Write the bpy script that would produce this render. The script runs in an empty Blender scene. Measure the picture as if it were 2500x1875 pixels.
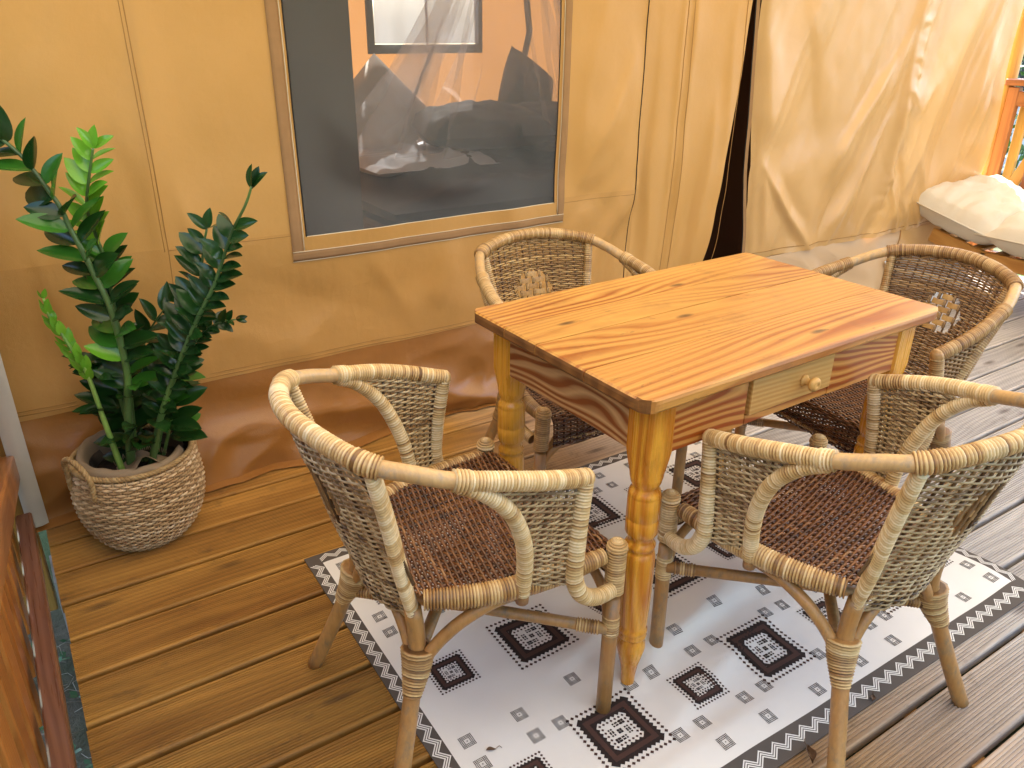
import bpy, math, random
import numpy as np
from mathutils import Vector, Matrix
random.seed(7); np.random.seed(7)
rs = np.random.RandomState(11)
SC = bpy.context.scene
COL = SC.collection
V3 = lambda *a: np.array(a, float)

# ---------------------------------------------------------------- camera
CR = V3(0.8390, -0.5441, 0.0096); CU = V3(0.2191, 0.3539, 0.9093); CF = V3(0.4981, 0.7608, -0.4161)
CO = V3(0, 0, 1.351)
cd = bpy.data.cameras.new('camera'); cam = bpy.data.objects.new('camera', cd); COL.objects.link(cam)
cd.sensor_width = 36; cd.lens = 36 * 1929.34 / 2500; cd.clip_start = 0.02; cd.clip_end = 500
cam.matrix_world = Matrix(((CR[0], CU[0], -CF[0], CO[0]), (CR[1], CU[1], -CF[1], CO[1]), (CR[2], CU[2], -CF[2], CO[2]), (0, 0, 0, 1)))
SC.camera = cam
SC.render.resolution_x = 1024; SC.render.resolution_y = 768

# ---------------------------------------------------------------- light
SUN_EL, SUN_DIR = math.radians(48), V3(0.52, 0.85, 0)       # the sun stands behind the tent
SUN_DIR = SUN_DIR / np.linalg.norm(SUN_DIR)
w = bpy.data.worlds.new("World"); SC.world = w; w.use_nodes = True
wn = w.node_tree; sky = wn.nodes.new('ShaderNodeTexSky'); sky.sky_type = 'NISHITA'; sky.sun_disc = False
sky.sun_elevation = SUN_EL; sky.sun_rotation = math.atan2(SUN_DIR[0], SUN_DIR[1]); sky.dust_density = 2.0
bg = wn.nodes['Background']; bg.inputs[1].default_value = 0.15
wn.links.new(sky.outputs[0], bg.inputs[0])
sd = bpy.data.lights.new('sun', 'SUN'); sd.energy = 5.0; sd.angle = math.radians(0.5); sd.color = (1, 0.95, 0.87)
so = bpy.data.objects.new('sun', sd); COL.objects.link(so)
sv = Vector((SUN_DIR[0] * math.cos(SUN_EL), SUN_DIR[1] * math.cos(SUN_EL), math.sin(SUN_EL)))
so.rotation_euler = sv.to_track_quat('Z', 'Y').to_euler(); so.location = (3, 8, 9)
SC.view_settings.view_transform = 'Standard'; SC.view_settings.look = 'None'
SC.view_settings.gamma = 1; SC.view_settings.exposure = 2.75
try: SC.view_settings.use_curve_mapping = False
except Exception: pass
SC.cycles.max_bounces = 10; SC.cycles.diffuse_bounces = 5; SC.cycles.transparent_max_bounces = 12

# ---------------------------------------------------------------- helpers
def vnoise(x, y, seed=0):
    x = np.asarray(x, float); y = np.asarray(y, float)
    xi = np.floor(x).astype(np.int64); yi = np.floor(y).astype(np.int64); fx = x - xi; fy = y - yi
    fx = fx * fx * (3 - 2 * fx); fy = fy * fy * (3 - 2 * fy)
    def h(a, b):
        n = (a * 374761393 + b * 668265263 + seed * 974634777) & 0xffffffff
        n = ((n ^ (n >> 13)) * 1274126177) & 0xffffffff
        return ((n ^ (n >> 16)) & 0xffff) / 65535.0 * 2 - 1
    return (h(xi, yi) * (1 - fx) * (1 - fy) + h(xi + 1, yi) * fx * (1 - fy) + h(xi, yi + 1) * (1 - fx) * fy + h(xi + 1, yi + 1) * fx * fy)

class MB:
    """collects vertices, faces, material slots and a tint value per vertex"""
    def __init__(s): s.v = []; s.f = []; s.m = []; s.t = []; s.n = 0; s.sm = []
    def add(s, verts, faces, tint=0.5, mat=0, smooth=True):
        verts = np.asarray(verts, float).reshape(-1, 3); s.v.append(verts)
        t = np.broadcast_to(np.asarray(tint, float), (len(verts),)); s.t.append(t)
        for f in faces: s.f.append([i + s.n for i in f])
        s.m += [mat] * len(faces); s.sm += [smooth] * len(faces); s.n += len(verts)
    def box(s, c, d, rot=None, tint=.5, mat=0, bev=0.0):
        c = np.asarray(c, float); h = np.asarray(d, float) / 2
        if bev <= 0:
            P = np.array([[x, y, z] for x in (-1, 1) for y in (-1, 1) for z in (-1, 1)], float) * h
            F = [(0, 1, 3, 2), (4, 6, 7, 5), (0, 4, 5, 1), (2, 3, 7, 6), (0, 2, 6, 4), (1, 5, 7, 3)]
        else:
            P = []; idx = {}
            for x in (-1, 1):
                for y in (-1, 1):
                    for z in (-1, 1):
                        for k in range(3):
                            q = np.array([x, y, z], float) * h; s_ = np.array([x, y, z], float)
                            for j in range(3):
                                if j != k: q[j] -= s_[j] * bev
                            idx[(x, y, z, k)] = len(P); P.append(q)
            P = np.array(P); F = []
            for k in range(3):
                a, b = [j for j in range(3) if j != k]
                for sg in (-1, 1):
                    ring = []
                    for sa, sb in ((-1, -1), (1, -1), (1, 1), (-1, 1)):
                        q = [0, 0, 0]; q[k] = sg; q[a] = sa; q[b] = sb; ring.append(idx[(*q, k)])
                    F.append(ring)
                for sa in (-1, 1):
                    for sb in (-1, 1):
                        q0 = [0, 0, 0]; q1 = [0, 0, 0]; q0[k] = -1; q1[k] = 1; q0[a] = q1[a] = sa; q0[b] = q1[b] = sb
                        F.append([idx[(*q0, a)], idx[(*q1, a)], idx[(*q1, b)], idx[(*q0, b)]])
            for x in (-1, 1):
                for y in (-1, 1):
                    for z in (-1, 1): F.append([idx[(x, y, z, 0)], idx[(x, y, z, 1)], idx[(x, y, z, 2)]])
            F2 = []
            for f in F:
                q = P[f]; nrm = np.cross(q[1] - q[0], q[2] - q[0])
                if nrm @ q.mean(0) < 0: f = f[::-1]
                F2.append(f)
            F = F2
        if rot is not None: P = P @ np.asarray(rot).T
        s.add(P + c, F, tint, mat, False)
    def tube(s, path, rad, sides=8, tint=.5, mat=0, caps=True, flat=1.0, hint=None, closed=False):
        path = np.asarray(path, float); n = len(path)
        rad = np.broadcast_to(np.asarray(rad, float), (n,))
        T = np.gradient(path, axis=0)
        if closed: T = np.roll(path, -1, 0) - np.roll(path, 1, 0)
        T /= np.linalg.norm(T, axis=1)[:, None] + 1e-12
        if hint is not None and np.ndim(hint) == 2:
            N = np.asarray(hint, float); N = N - (N * T).sum(1)[:, None] * T; N /= np.linalg.norm(N, axis=1)[:, None] + 1e-12
        else:
            N = np.zeros((n, 3)); h = V3(0, 0, 1) if hint is None else np.asarray(hint, float)
            if abs(T[0] @ h) > .95: h = V3(1, 0, 0)
            q = h - (h @ T[0]) * T[0]; N[0] = q / np.linalg.norm(q)
            for i in range(1, n):
                q = N[i - 1] - (N[i - 1] @ T[i]) * T[i]; N[i] = q / (np.linalg.norm(q) + 1e-12)
        B = np.cross(T, N); a = np.arange(sides) / sides * 2 * np.pi
        P = path[:, None] + rad[:, None, None] * (np.cos(a)[None, :, None] * N[:, None] * flat + np.sin(a)[None, :, None] * B[:, None])
        t = np.repeat(np.broadcast_to(np.asarray(tint, float), (n,)), sides); F = []
        for i in range(n if closed else n - 1):
            i2 = (i + 1) % n
            for j in range(sides):
                j2 = (j + 1) % sides; F.append((i * sides + j, i * sides + j2, i2 * sides + j2, i2 * sides + j))
        if caps and not closed: F.append(tuple(range(sides))[::-1]); F.append(tuple((n - 1) * sides + j for j in range(sides)))
        s.add(P.reshape(-1, 3), F, t, mat)
    def grid(s, P, tint=.5, mat=0, skip=None, flip=False, smooth=True):
        P = np.asarray(P, float); a, b = P.shape[:2]; F = []
        for i in range(a - 1):
            for j in range(b - 1):
                if skip is not None and skip(i, j): continue
                q = (i * b + j, (i + 1) * b + j, (i + 1) * b + j + 1, i * b + j + 1); F.append(q[::-1] if flip else q)
        tt = tint if np.ndim(tint) == 0 else np.asarray(tint).reshape(-1)
        s.add(P.reshape(-1, 3), F, tt, mat, smooth)
    def lathe(s, c, prof, n=24, tint=.5, mat=0, smooth=True, caps=True):
        prof = np.asarray(prof, float); a = np.arange(n) / n * 2 * np.pi
        P = np.stack([c[0] + prof[:, None, 0] * np.cos(a), c[1] + prof[:, None, 0] * np.sin(a), c[2] + prof[:, None, 1] + 0 * a], -1); F = []
        for i in range(len(prof) - 1):
            for j in range(n): j2 = (j + 1) % n; F.append((i * n + j, i * n + j2, (i + 1) * n + j2, (i + 1) * n + j))
        if caps: F.append(tuple(range(n))[::-1]); F.append(tuple((len(prof) - 1) * n + j for j in range(n)))
        s.add(P.reshape(-1, 3), F, tint, mat, smooth)
    def mesh(s, name, mats):
        me = bpy.data.meshes.new(name)
        vs = np.concatenate(s.v) if s.v else np.zeros((0, 3))
        me.from_pydata(vs.tolist(), [], s.f)
        for m in (mats if isinstance(mats, (list, tuple)) else [mats]): me.materials.append(m)
        me.polygons.foreach_set('material_index', s.m); me.polygons.foreach_set('use_smooth', s.sm)
        at = me.attributes.new('tint', 'FLOAT', 'POINT'); at.data.foreach_set('value', np.concatenate(s.t).astype(np.float32))
        me.update(); return me
def link(name, data, parent=None, loc=(0, 0, 0), rz=0.0):
    o = bpy.data.objects.new(name, data); COL.objects.link(o); o.location = tuple(loc); o.rotation_euler = (0, 0, rz)
    if parent is not None: o.parent = parent
    return o
def part(name, mb, mats, parent, loc=(0, 0, 0), rz=0.0, label=None, kind=None):
    o = link(name, mb.mesh(name, mats), parent, loc, rz)
    if label: o['label'] = label
    if kind: o['kind'] = kind
    return o
def tag(o, label=None, cat=None, group=None, kind=None):
    for k, v in (('label', label), ('category', cat), ('group', group), ('kind', kind)):
        if v: o[k] = v
    return o
def thing(name, label, cat, loc=(0, 0, 0), rz=0.0, group=None):
    return tag(link(name, None, None, loc, rz), label, cat, group)
def spline(pts, n=24):
    pts = np.asarray(pts, float); P = np.vstack([2 * pts[0] - pts[1], pts, 2 * pts[-1] - pts[-2]]); out = []
    m = len(pts) - 1
    for i in range(m):
        p0, p1, p2, p3 = P[i:i + 4]; k = max(2, n // m)
        for t in np.arange(k) / k: out.append(.5 * ((2 * p1) + (-p0 + p2) * t + (2 * p0 - 5 * p1 + 4 * p2 - p3) * t * t + (-p0 + 3 * p1 - 3 * p2 + p3) * t ** 3))
    out.append(pts[-1]); return np.array(out)
def resample(path, step):
    d = np.r_[0, np.cumsum(np.linalg.norm(np.diff(path, axis=0), axis=1))]; n = max(2, int(d[-1] / step) + 1)
    s = np.linspace(0, d[-1], n); return np.stack([np.interp(s, d, path[:, k]) for k in range(3)], 1), s / d[-1]

# ---------------------------------------------------------------- materials
class NT:
    def __init__(s, name):
        s.mat = bpy.data.materials.new(name); s.mat.use_nodes = True; s.t = s.mat.node_tree; s.b = s.t.nodes['Principled BSDF']
    def n(s, typ, **kw):
        nd = s.t.nodes.new(typ)
        for k, v in kw.items():
            if k.startswith('i_'):
                key = k[2:]; key = int(key) if key.isdigit() else key.replace('_', ' ')
                s.set(nd.inputs[key], v)
            else: setattr(nd, k, v)
        return nd
    def set(s, inp, v):
        if hasattr(v, 'is_output') or isinstance(v, bpy.types.NodeSocket): s.t.links.new(v, inp)
        else:
            if hasattr(inp.default_value, '__len__') and not hasattr(v, '__len__'): v = (v,) * len(inp.default_value)
            if hasattr(v, '__len__') and len(inp.default_value) == 4 and len(v) == 3: v = (*v, 1)
            inp.default_value = v
    def math(s, op, a, b=0.0, c=None, clamp=False):
        nd = s.n('ShaderNodeMath', operation=op, use_clamp=clamp); s.set(nd.inputs[0], a); s.set(nd.inputs[1], b)
        if c is not None: s.set(nd.inputs[2], c)
        return nd.outputs[0]
    def ramp(s, f, stops):
        nd = s.n('ShaderNodeValToRGB'); s.set(nd.inputs[0], f); e = nd.color_ramp.elements
        while len(e) < len(stops): e.new(.5)
        for i, (p, c) in enumerate(stops):
            e[i].position = p; e[i].color = (*c, 1) if hasattr(c, '__len__') else (c, c, c, 1)
        return nd.outputs[0]
    def mix(s, f, a, b, typ='MIX'):
        nd = s.n('ShaderNodeMix', data_type='RGBA', blend_type=typ); s.set(nd.inputs[0], f); s.set(nd.inputs[6], a); s.set(nd.inputs[7], b); return nd.outputs[2]
    def coord(s, scale=(1, 1, 1), rand=True, world=False):
        if world: src = s.n('ShaderNodeNewGeometry').outputs['Position']
        else: src = s.n('ShaderNodeTexCoord').outputs['Object']
        if rand and not world:
            oi = s.n('ShaderNodeObjectInfo'); v = s.n('ShaderNodeVectorMath', operation='SCALE'); s.t.links.new(oi.outputs['Random'], v.inputs['Scale']); v.inputs[0].default_value = (37.1, 91.7, 53.3)
            ad = s.n('ShaderNodeVectorMath', operation='ADD'); s.t.links.new(src, ad.inputs[0]); s.t.links.new(v.outputs[0], ad.inputs[1]); src = ad.outputs[0]
        mp = s.n('ShaderNodeVectorMath', operation='MULTIPLY'); s.t.links.new(src, mp.inputs[0]); mp.inputs[1].default_value = scale; return mp.outputs[0]
    def noise(s, vec, scale=5, detail=3, rough=.5):
        return s.n('ShaderNodeTexNoise', i_Vector=vec, i_Scale=scale, i_Detail=detail, i_Roughness=rough).outputs['Fac']
    def bump(s, h, strength=.3, dist=.002):
        nd = s.n('ShaderNodeBump'); s.set(nd.inputs['Height'], h); nd.inputs['Strength'].default_value = strength; nd.inputs['Distance'].default_value = dist
        s.t.links.new(nd.outputs[0], s.b.inputs['Normal']); return nd
    def out(s, color, rough=.5, spec=.5, coat=0, sheen=0):
        s.set(s.b.inputs['Base Color'], color); s.set(s.b.inputs['Roughness'], rough); s.set(s.b.inputs['Specular IOR Level'], spec)
        s.b.inputs['Coat Weight'].default_value = coat; s.b.inputs['Coat Roughness'].default_value = .25; s.b.inputs['Sheen Weight'].default_value = sheen
        return s.mat

def wood(name, c1, c2, axis=0, ring=22., amp=1.4, fib=.25, rough=.45, spec=.5, coat=0, knots=.0, stain=.0, low=1.3, mid=5., sharp=1.0, knotcol=(.06, .025, .01), across=1, bumpd=.0006, bold=0.0):
    m = NT(name)
    sc = [mid] * 3; sc[axis] = low
    v = m.coord(tuple(sc)); n1 = m.noise(v, 1.0, 2.0, .45)
    sep = m.n('ShaderNodeSeparateXYZ'); m.t.links.new(m.coord((1, 1, 1)), sep.inputs[0])
    ph = m.math('ADD', m.math('MULTIPLY', sep.outputs[across], ring), m.math('MULTIPLY', n1, amp * 6))
    sn = m.math('MULTIPLY_ADD', m.math('SINE', m.math('MULTIPLY', ph, 6.2832)), .5, .5)
    sn = m.math('POWER', sn, sharp)
    fs = [170.] * 3; fs[axis] = 5.
    f = m.noise(m.coord(tuple(fs)), 1.0, 2.0, .6)
    bs = [4.] * 3; bs[axis] = .8
    big = m.noise(m.coord(tuple(bs)), 1.0, 2.0, .5)
    bc = m.math('MULTIPLY_ADD', big, 2.4, -.7, clamp=True)
    ms = [2.6] * 3; ms[axis] = .9
    mk = m.math('MULTIPLY_ADD', m.noise(m.coord(tuple(ms)), 1.0, 2.0, .5), 3.2, -1.0, clamp=True)
    sn2 = m.math('MULTIPLY_ADD', m.math('SINE', m.math('MULTIPLY', ph, 20.1)), .5, .5)
    fac = m.math('ADD', m.math('MULTIPLY', sn, m.math('MULTIPLY_ADD', mk, .75 * (1 - bold), .12 + .72 * bold)), m.math('ADD', m.math('MULTIPLY', bc, .32), m.math('MULTIPLY', sn2, .12)), clamp=True)
    col = m.mix(fac, c1, c2)
    dk = m.math('MULTIPLY', m.math('MULTIPLY_ADD', f, fib * 2, 1 - fib), m.math('MULTIPLY_ADD', m.n('ShaderNodeObjectInfo').outputs['Random'], .16, .90))
    colm = m.mix(1.0, col, m.n('ShaderNodeCombineColor', i_0=dk, i_1=dk, i_2=dk).outputs[0], 'MULTIPLY')
    if knots > 0:
        ks = [9.] * 3; ks[axis] = 3.2; sk_ = m.n('ShaderNodeSeparateXYZ'); m.t.links.new(m.coord(tuple(ks)), sk_.inputs[0]); cb = m.n('ShaderNodeCombineXYZ'); m.t.links.new(sk_.outputs[axis], cb.inputs[0]); m.t.links.new(sk_.outputs[across], cb.inputs[1])
        vo = m.n('ShaderNodeTexVoronoi', voronoi_dimensions='2D', i_Vector=cb.outputs[0], i_Scale=1.0)
        k = m.ramp(vo.outputs['Distance'], [(0.0, .9), (.035 + knots * .08, .7), (.07 + knots * .2, 0.)])
        sel = m.ramp(m.n('ShaderNodeSeparateColor', i_0=vo.outputs['Color']).outputs[0], [(.86, 0.), (.9, 1.)])
        colm = m.mix(m.math('MULTIPLY', k, sel), colm, knotcol)
    if stain > 0:
        st = m.ramp(m.noise(m.coord((7, 7, 7)), 1.0, 5.0, .65), [(.55, 0.), (.78, .8)])
        scv = [60.] * 3; scv[axis] = 22.; sk = m.ramp(m.noise(m.coord(tuple(scv)), 1.0, 3.0, .7), [(.66, 0.), (.70, 1.)]); st = m.math('MAXIMUM', st, sk)
        colm = m.mix(m.math('MULTIPLY', st, stain), colm, (.05, .03, .015))
    m.bump(m.math('ADD', f, m.math('MULTIPLY', sn, .4)), .5, bumpd)
    rr = m.math('MULTIPLY_ADD', f, .2, rough - .1)
    return m.out(colm, rr, spec, coat)

M = {}
M['table_top'] = wood('table_pine', (.66, .345, .080), (.30, .075, .008), 0, 42, 2.5, .18, .36, .5, .2, .16, .45, low=.75, mid=4.2, sharp=1.5)
M['table_apron'] = wood('apron_pine', (.74, .37, .085), (.32, .065, .005), 0, 40, 2.6, .12, .42, .5, .15, .1, 0, bold=1.0, low=1.1, mid=5.0, sharp=1.3, across=2)
M['table_apron_side'] = wood('side_apron_pine', (.66, .38, .15), (.24, .06, .010), 1, 42, 2.6, .14, .48, .4, .1, .18, 0, bold=1.0, low=1.3, mid=5.0, sharp=1.2, across=2)
M['table_leg'] = wood('leg_pine', (.80, .39, .038), (.50, .17, .014), 2, 45, 1.2, .14, .28, .5, .35, .12, .35, low=1.2, mid=6.0)
M['end_grain'] = wood('table_end_grain', (.25, .105, .028), (.15, .058, .015), 1, 12, 1.5, .30, .6, .3, 0, 0, .4)
M['drawer'] = wood('drawer_pine', (.70, .42, .13), (.55, .27, .065), 0, 80, 1.2, .10, .5, .4, .05, .05, 0, low=.8, mid=5., across=2)
M['rail_wood'] = wood('railing_wood', (.42, .145, .035), (.24, .065, .014), 1, 20, .35, .2, .35, .5, .25, .1, 0, low=1.2, mid=6.)
M['rail_wood_dark'] = wood('lower_rail_wood', (.16, .065, .03), (.09, .03, .014), 1, 20, .3, .2, .32, .6, .3, .05, 0, low=1.2, mid=6.)  # dark wood used only as painted shade in the drawer gap
M['baluster'] = wood('baluster_wood', (.48, .18, .035), (.28, .085, .014), 2, 72, 1.35, .2, .4, .5, .2, .15, 0, low=1.6, mid=7.)
M['post_wood'] = wood('post_wood', (.50, .27, .07), (.30, .13, .03), 2, 18, .4, .2, .5, .4, .1, .12, .1)
M['lounger_wood'] = wood('lounger_wood', (.48, .24, .06), (.36, .15, .03), 1, 16, .35, .15, .45, .4, .1, .05, 0)

def deck_material():
    m = NT('deck_wood')
    wp = m.n('ShaderNodeSeparateXYZ'); m.t.links.new(m.n('ShaderNodeNewGeometry').outputs['Position'], wp.inputs[0])
    f = m.noise(m.coord((5, 150, 60)), 1.0, 2.0, .6)
    big = m.noise(m.coord((1.3, 9, 3)), 1.0, 3.0, .55)
    patch = m.noise(m.coord((2.2, 3, 1), world=True), 1.0, 4.0, .6)
    # rain-weathering plus sky light put into the colour: the open, far right end of the deck has greyed
    g = m.math('MULTIPLY_ADD', wp.outputs[0], .90, -.80)
    g = m.math('SUBTRACT', g, m.math('MULTIPLY', wp.outputs[1], .16))
    g = m.math('ADD', g, m.math('MULTIPLY_ADD', patch, .5, -.18), clamp=True)
    g = m.math('MINIMUM', g, .92)
    warm = m.mix(m.math('MULTIPLY_ADD', big, 1.8, -.4, clamp=True), (.58, .305, .062), (.24, .098, .017))
    grey = m.mix(m.math('MULTIPLY_ADD', big, 1.6, -.3, clamp=True), (.68, .64, .60), (.44, .40, .37))
    oi = m.n('ShaderNodeObjectInfo').outputs['Random']
    col = m.mix(g, warm, grey)
    k = m.math('MULTIPLY_ADD', oi, .40, .74)
    k = m.math('MULTIPLY', k, m.math('MULTIPLY_ADD', f, .5, .72))
    col = m.mix(1.0, col, m.n('ShaderNodeCombineColor', i_0=k, i_1=k, i_2=k).outputs[0], 'MULTIPLY')
    sp = m.n('ShaderNodeSeparateXYZ'); m.t.links.new(m.coord((1, 1, 1)), sp.inputs[0]); phs = m.math('ADD', m.math('MULTIPLY', sp.outputs[1], 45.), m.math('MULTIPLY', m.noise(m.coord((.7, 4, 2)), 1.0, 2.0, .5), 12.)); rg = m.math('MULTIPLY_ADD', m.math('SINE', m.math('MULTIPLY', phs, 6.283)), .11, .93); col = m.mix(1.0, col, m.n('ShaderNodeCombineColor', i_0=rg, i_1=rg, i_2=rg).outputs[0], 'MULTIPLY')
    vo = m.n('ShaderNodeTexVoronoi', voronoi_dimensions='2D', i_Vector=m.coord((2.6, 9, 9)), i_Scale=1.0)
    kn = m.ramp(vo.outputs['Distance'], [(.0, .9), (.05, .7), (.15, .0)])
    sel = m.ramp(m.n('ShaderNodeSeparateColor', i_0=vo.outputs['Color']).outputs[0], [(.55, 0.), (.75, .8)])
    col = m.mix(m.math('MULTIPLY', kn, sel), col, (.05, .022, .01))
    st = m.ramp(m.noise(m.coord((9, 16, 5), world=True), 1.0, 4.0, .7), [(.58, 0.), (.78, .6)])
    col = m.mix(st, col, (.06, .035, .018))
    m.bump(f, .5, .0008)
    return m.out(col, m.math('MULTIPLY_ADD', f, .25, .38), .4)
M['deck'] = deck_material()

def cloth(name, col, transl=0.0, rough=.75, weave=900, spec=.25, coat=0, var=.10, wscale=(1.2, 1.2, 1.2), bs=.25, bd=.0005, crease=0.0):
    m = NT(name); v = m.coord((1, 1, 1), rand=False)
    n = m.noise(m.coord(wscale, rand=False), 1.0, 5, .6)
    k = m.math('MULTIPLY_ADD', n, var * 2, 1 - var)
    c = m.mix(1.0, col, m.n('ShaderNodeCombineColor', i_0=k, i_1=k, i_2=k).outputs[0], 'MULTIPLY')
    w_ = m.noise(v, weave, 1, .5); wr = m.noise(v, 26, 4, .6)
    hgt = m.math('ADD', m.math('MULTIPLY', w_, .3), wr)
    if crease:
        mp = m.n('ShaderNodeMapping'); mp.inputs['Rotation'].default_value = (0, .5, 0); mp.inputs['Scale'].default_value = (7, 7, 2.2); m.t.links.new(v, mp.inputs[0])
        cn = m.noise(mp.outputs[0], 1.0, 3, .55); mp2 = m.n('ShaderNodeMapping'); mp2.inputs['Rotation'].default_value = (0, -.7, 0); mp2.inputs['Scale'].default_value = (4, 4, 9); m.t.links.new(v, mp2.inputs[0]); cn2 = m.noise(mp2.outputs[0], 1.0, 3, .55)
        rid = m.math('ADD', m.math('ABSOLUTE', m.math('SUBTRACT', cn, .5)), m.math('ABSOLUTE', m.math('SUBTRACT', cn2, .5)))
        pm = m.ramp(m.noise(m.coord((1.7, 1.7, 1.7), rand=False), 1.0, 2, .5), [(.38, 0.), (.62, 1.)])
        hgt = m.math('ADD', hgt, m.math('MULTIPLY', m.math('MULTIPLY', rid, pm), -crease))
    m.bump(hgt, bs, bd)
    m.out(c, rough, spec, coat)
    if transl > 0:
        tr = m.n('ShaderNodeBsdfTranslucent'); m.set(tr.inputs[0], c); mx = m.n('ShaderNodeMixShader', i_0=transl)
        m.t.links.new(m.b.outputs[0], mx.inputs[1]); m.t.links.new(tr.outputs[0], mx.inputs[2]); m.t.links.new(mx.outputs[0], m.t.nodes['Material Output'].inputs[0])
    return m.mat
M['canvas'] = cloth('tent_canvas', (.575, .315, .090), .08, .44, spec=.5, bs=.7, bd=.0016)
M['canvas_pale'] = cloth('door_canvas', (.59, .345, .125), .03, .34, spec=.9, bs=.6, bd=.0016)  # same canvas, stronger light on the right painted into its paler tone
M['canvas_low'] = cloth('lower_canvas', (.53, .285, .080), .06, .42, spec=.5, bs=.7, bd=.0018, crease=4)
M['pvc'] = cloth('brown_ground_skirt', (.34, .145, .034), .0, .25, spec=.5, coat=.2, bs=.6, bd=.002, crease=5)
M['pvc_pale'] = cloth('pale_ground_skirt', (.58, .40, .24), .0, .28, spec=.6, coat=.2)
M['tape'] = cloth('velcro_tape', (.33, .19, .09), .0, .9, spec=.1, var=.2, wscale=(14, 14, 14))
M['piping'] = cloth('white_piping', (.66, .56, .40), .0, .6)
M['thread'] = cloth('seam_thread', (.36, .19, .055), .0, .6)
M['zip'] = cloth('black_zip', (.02, .017, .015), .0, .5)
M['roof'] = cloth('roof_canvas', (.74, .63, .46), .30, .7)
M['rear'] = cloth('rear_canvas', (.56, .25, .075), .24, .7)
M['tent_roof'] = cloth('tent_roof_canvas', (.40, .27, .13), .035, .7)
M['dark_cloth'] = cloth('dark_partition', (.16, .14, .12), .05, .8)
M['inner_dark'] = cloth('inner_dark_cloth', (.035, .018, .012), 0, .9)  # near-black colour standing in for shade inside the tent
M['bed_cloth'] = cloth('grey_bed_linen', (.10, .10, .105), 0, .75, wscale=(3, 3, 3), var=.25)
M['white_sheet'] = cloth('white_sheet', (.58, .62, .68), 0, .7)
M['waffle'] = cloth('waffle_pillow', (.60, .57, .52), 0, .8)
M['curtain'] = cloth('white_window_curtain', (.60, .68, .76), .17, .7)
M['cushion'] = cloth('cream_cushion', (.62, .55, .45), 0, .7, var=.08, bs=.6, bd=.003)
M['rug_white'] = cloth('rug_offwhite', (.77, .74, .70), 0, .85, weave=500, var=.06, wscale=(5, 5, 5), bs=.5, bd=.001)
M['rug_border'] = cloth('rug_charcoal', (.10, .083, .072), 0, .85, weave=500, var=.25, wscale=(9, 9, 9))
M['rug_dark'] = cloth('rug_print_dark', (.030, .020, .018), 0, .85)
M['rug_brown'] = cloth('rug_print_brown', (.075, .038, .030), 0, .85)
M['burlap'] = cloth('burlap', (.27, .20, .13), 0, .95, weave=350, var=.2, bs=.8, bd=.002)
M['white_strip'] = cloth('pale_tent_trim', (.52, .48, .42), 0, .45, spec=.4, var=.2, wscale=(6, 6, 6))
M['soil'] = cloth('potting_soil', (.03, .02, .013), 0, 1, bs=1, bd=.01)
M['interior_floor'] = cloth('tent_floor_boards', (.16, .10, .06), 0, .6)
def plain(name, col, rough=.5, metal=0, spec=.5):
    m = NT(name); n = m.noise(m.coord((30, 30, 30)), 1.0, 3, .6); k = m.math('MULTIPLY_ADD', n, .3, .85)
    c = m.mix(1.0, col, m.n('ShaderNodeCombineColor', i_0=k, i_1=k, i_2=k).outputs[0], 'MULTIPLY'); m.out(c, rough, spec); m.b.inputs['Metallic'].default_value = metal; return m.mat
M['steel'] = plain('screw_steel', (.6, .58, .55), .35, 1)
M['black_plastic'] = plain('black_plastic', (.015, .015, .016), .3)
M['concrete'] = plain('concrete', (.30, .31, .32), .9)
M['cabin_white'] = plain('cabin_paint', (.62, .66, .70), .6)
M['window_glass'] = plain('cabin_window_glass', (.03, .035, .04), .1)

def mesh_screen():
    m = NT('insect_screen'); n = m.noise(m.coord((2, 2, 2), rand=False), 1.0, 3, .6)
    m.out((.145, .15, .15), .6, .3); tr = m.n('ShaderNodeBsdfTransparent'); mx = m.n('ShaderNodeMixShader')
    m.set(mx.inputs[0], m.math('MULTIPLY_ADD', n, .14, .36)); m.t.links.new(tr.outputs[0], mx.inputs[1]); m.t.links.new(m.b.outputs[0], mx.inputs[2])
    v = m.n('ShaderNodeTexWave', i_Scale=160.0); m.t.links.new(m.coord((1, 1, 1), rand=False), v.inputs[0]); m.bump(v.outputs['Fac'], .2, .0005)
    m.t.links.new(mx.outputs[0], m.t.nodes['Material Output'].inputs[0]); return m.mat
M['screen'] = mesh_screen()
def net_mat():
    m = NT('mosquito_net'); m.out((.80, .80, .82), .7, .2); tl = m.n('ShaderNodeBsdfTranslucent', i_0=(.8, .8, .82, 1)); a = m.n('ShaderNodeMixShader', i_0=.5)
    m.t.links.new(m.b.outputs[0], a.inputs[1]); m.t.links.new(tl.outputs[0], a.inputs[2])
    tr = m.n('ShaderNodeBsdfTransparent'); mx = m.n('ShaderNodeMixShader', i_0=.15); m.t.links.new(tr.outputs[0], mx.inputs[1]); m.t.links.new(a.outputs[0], mx.inputs[2])
    m.t.links.new(mx.outputs[0], m.t.nodes['Material Output'].inputs[0]); return m.mat
M['net'] = net_mat()
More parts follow.
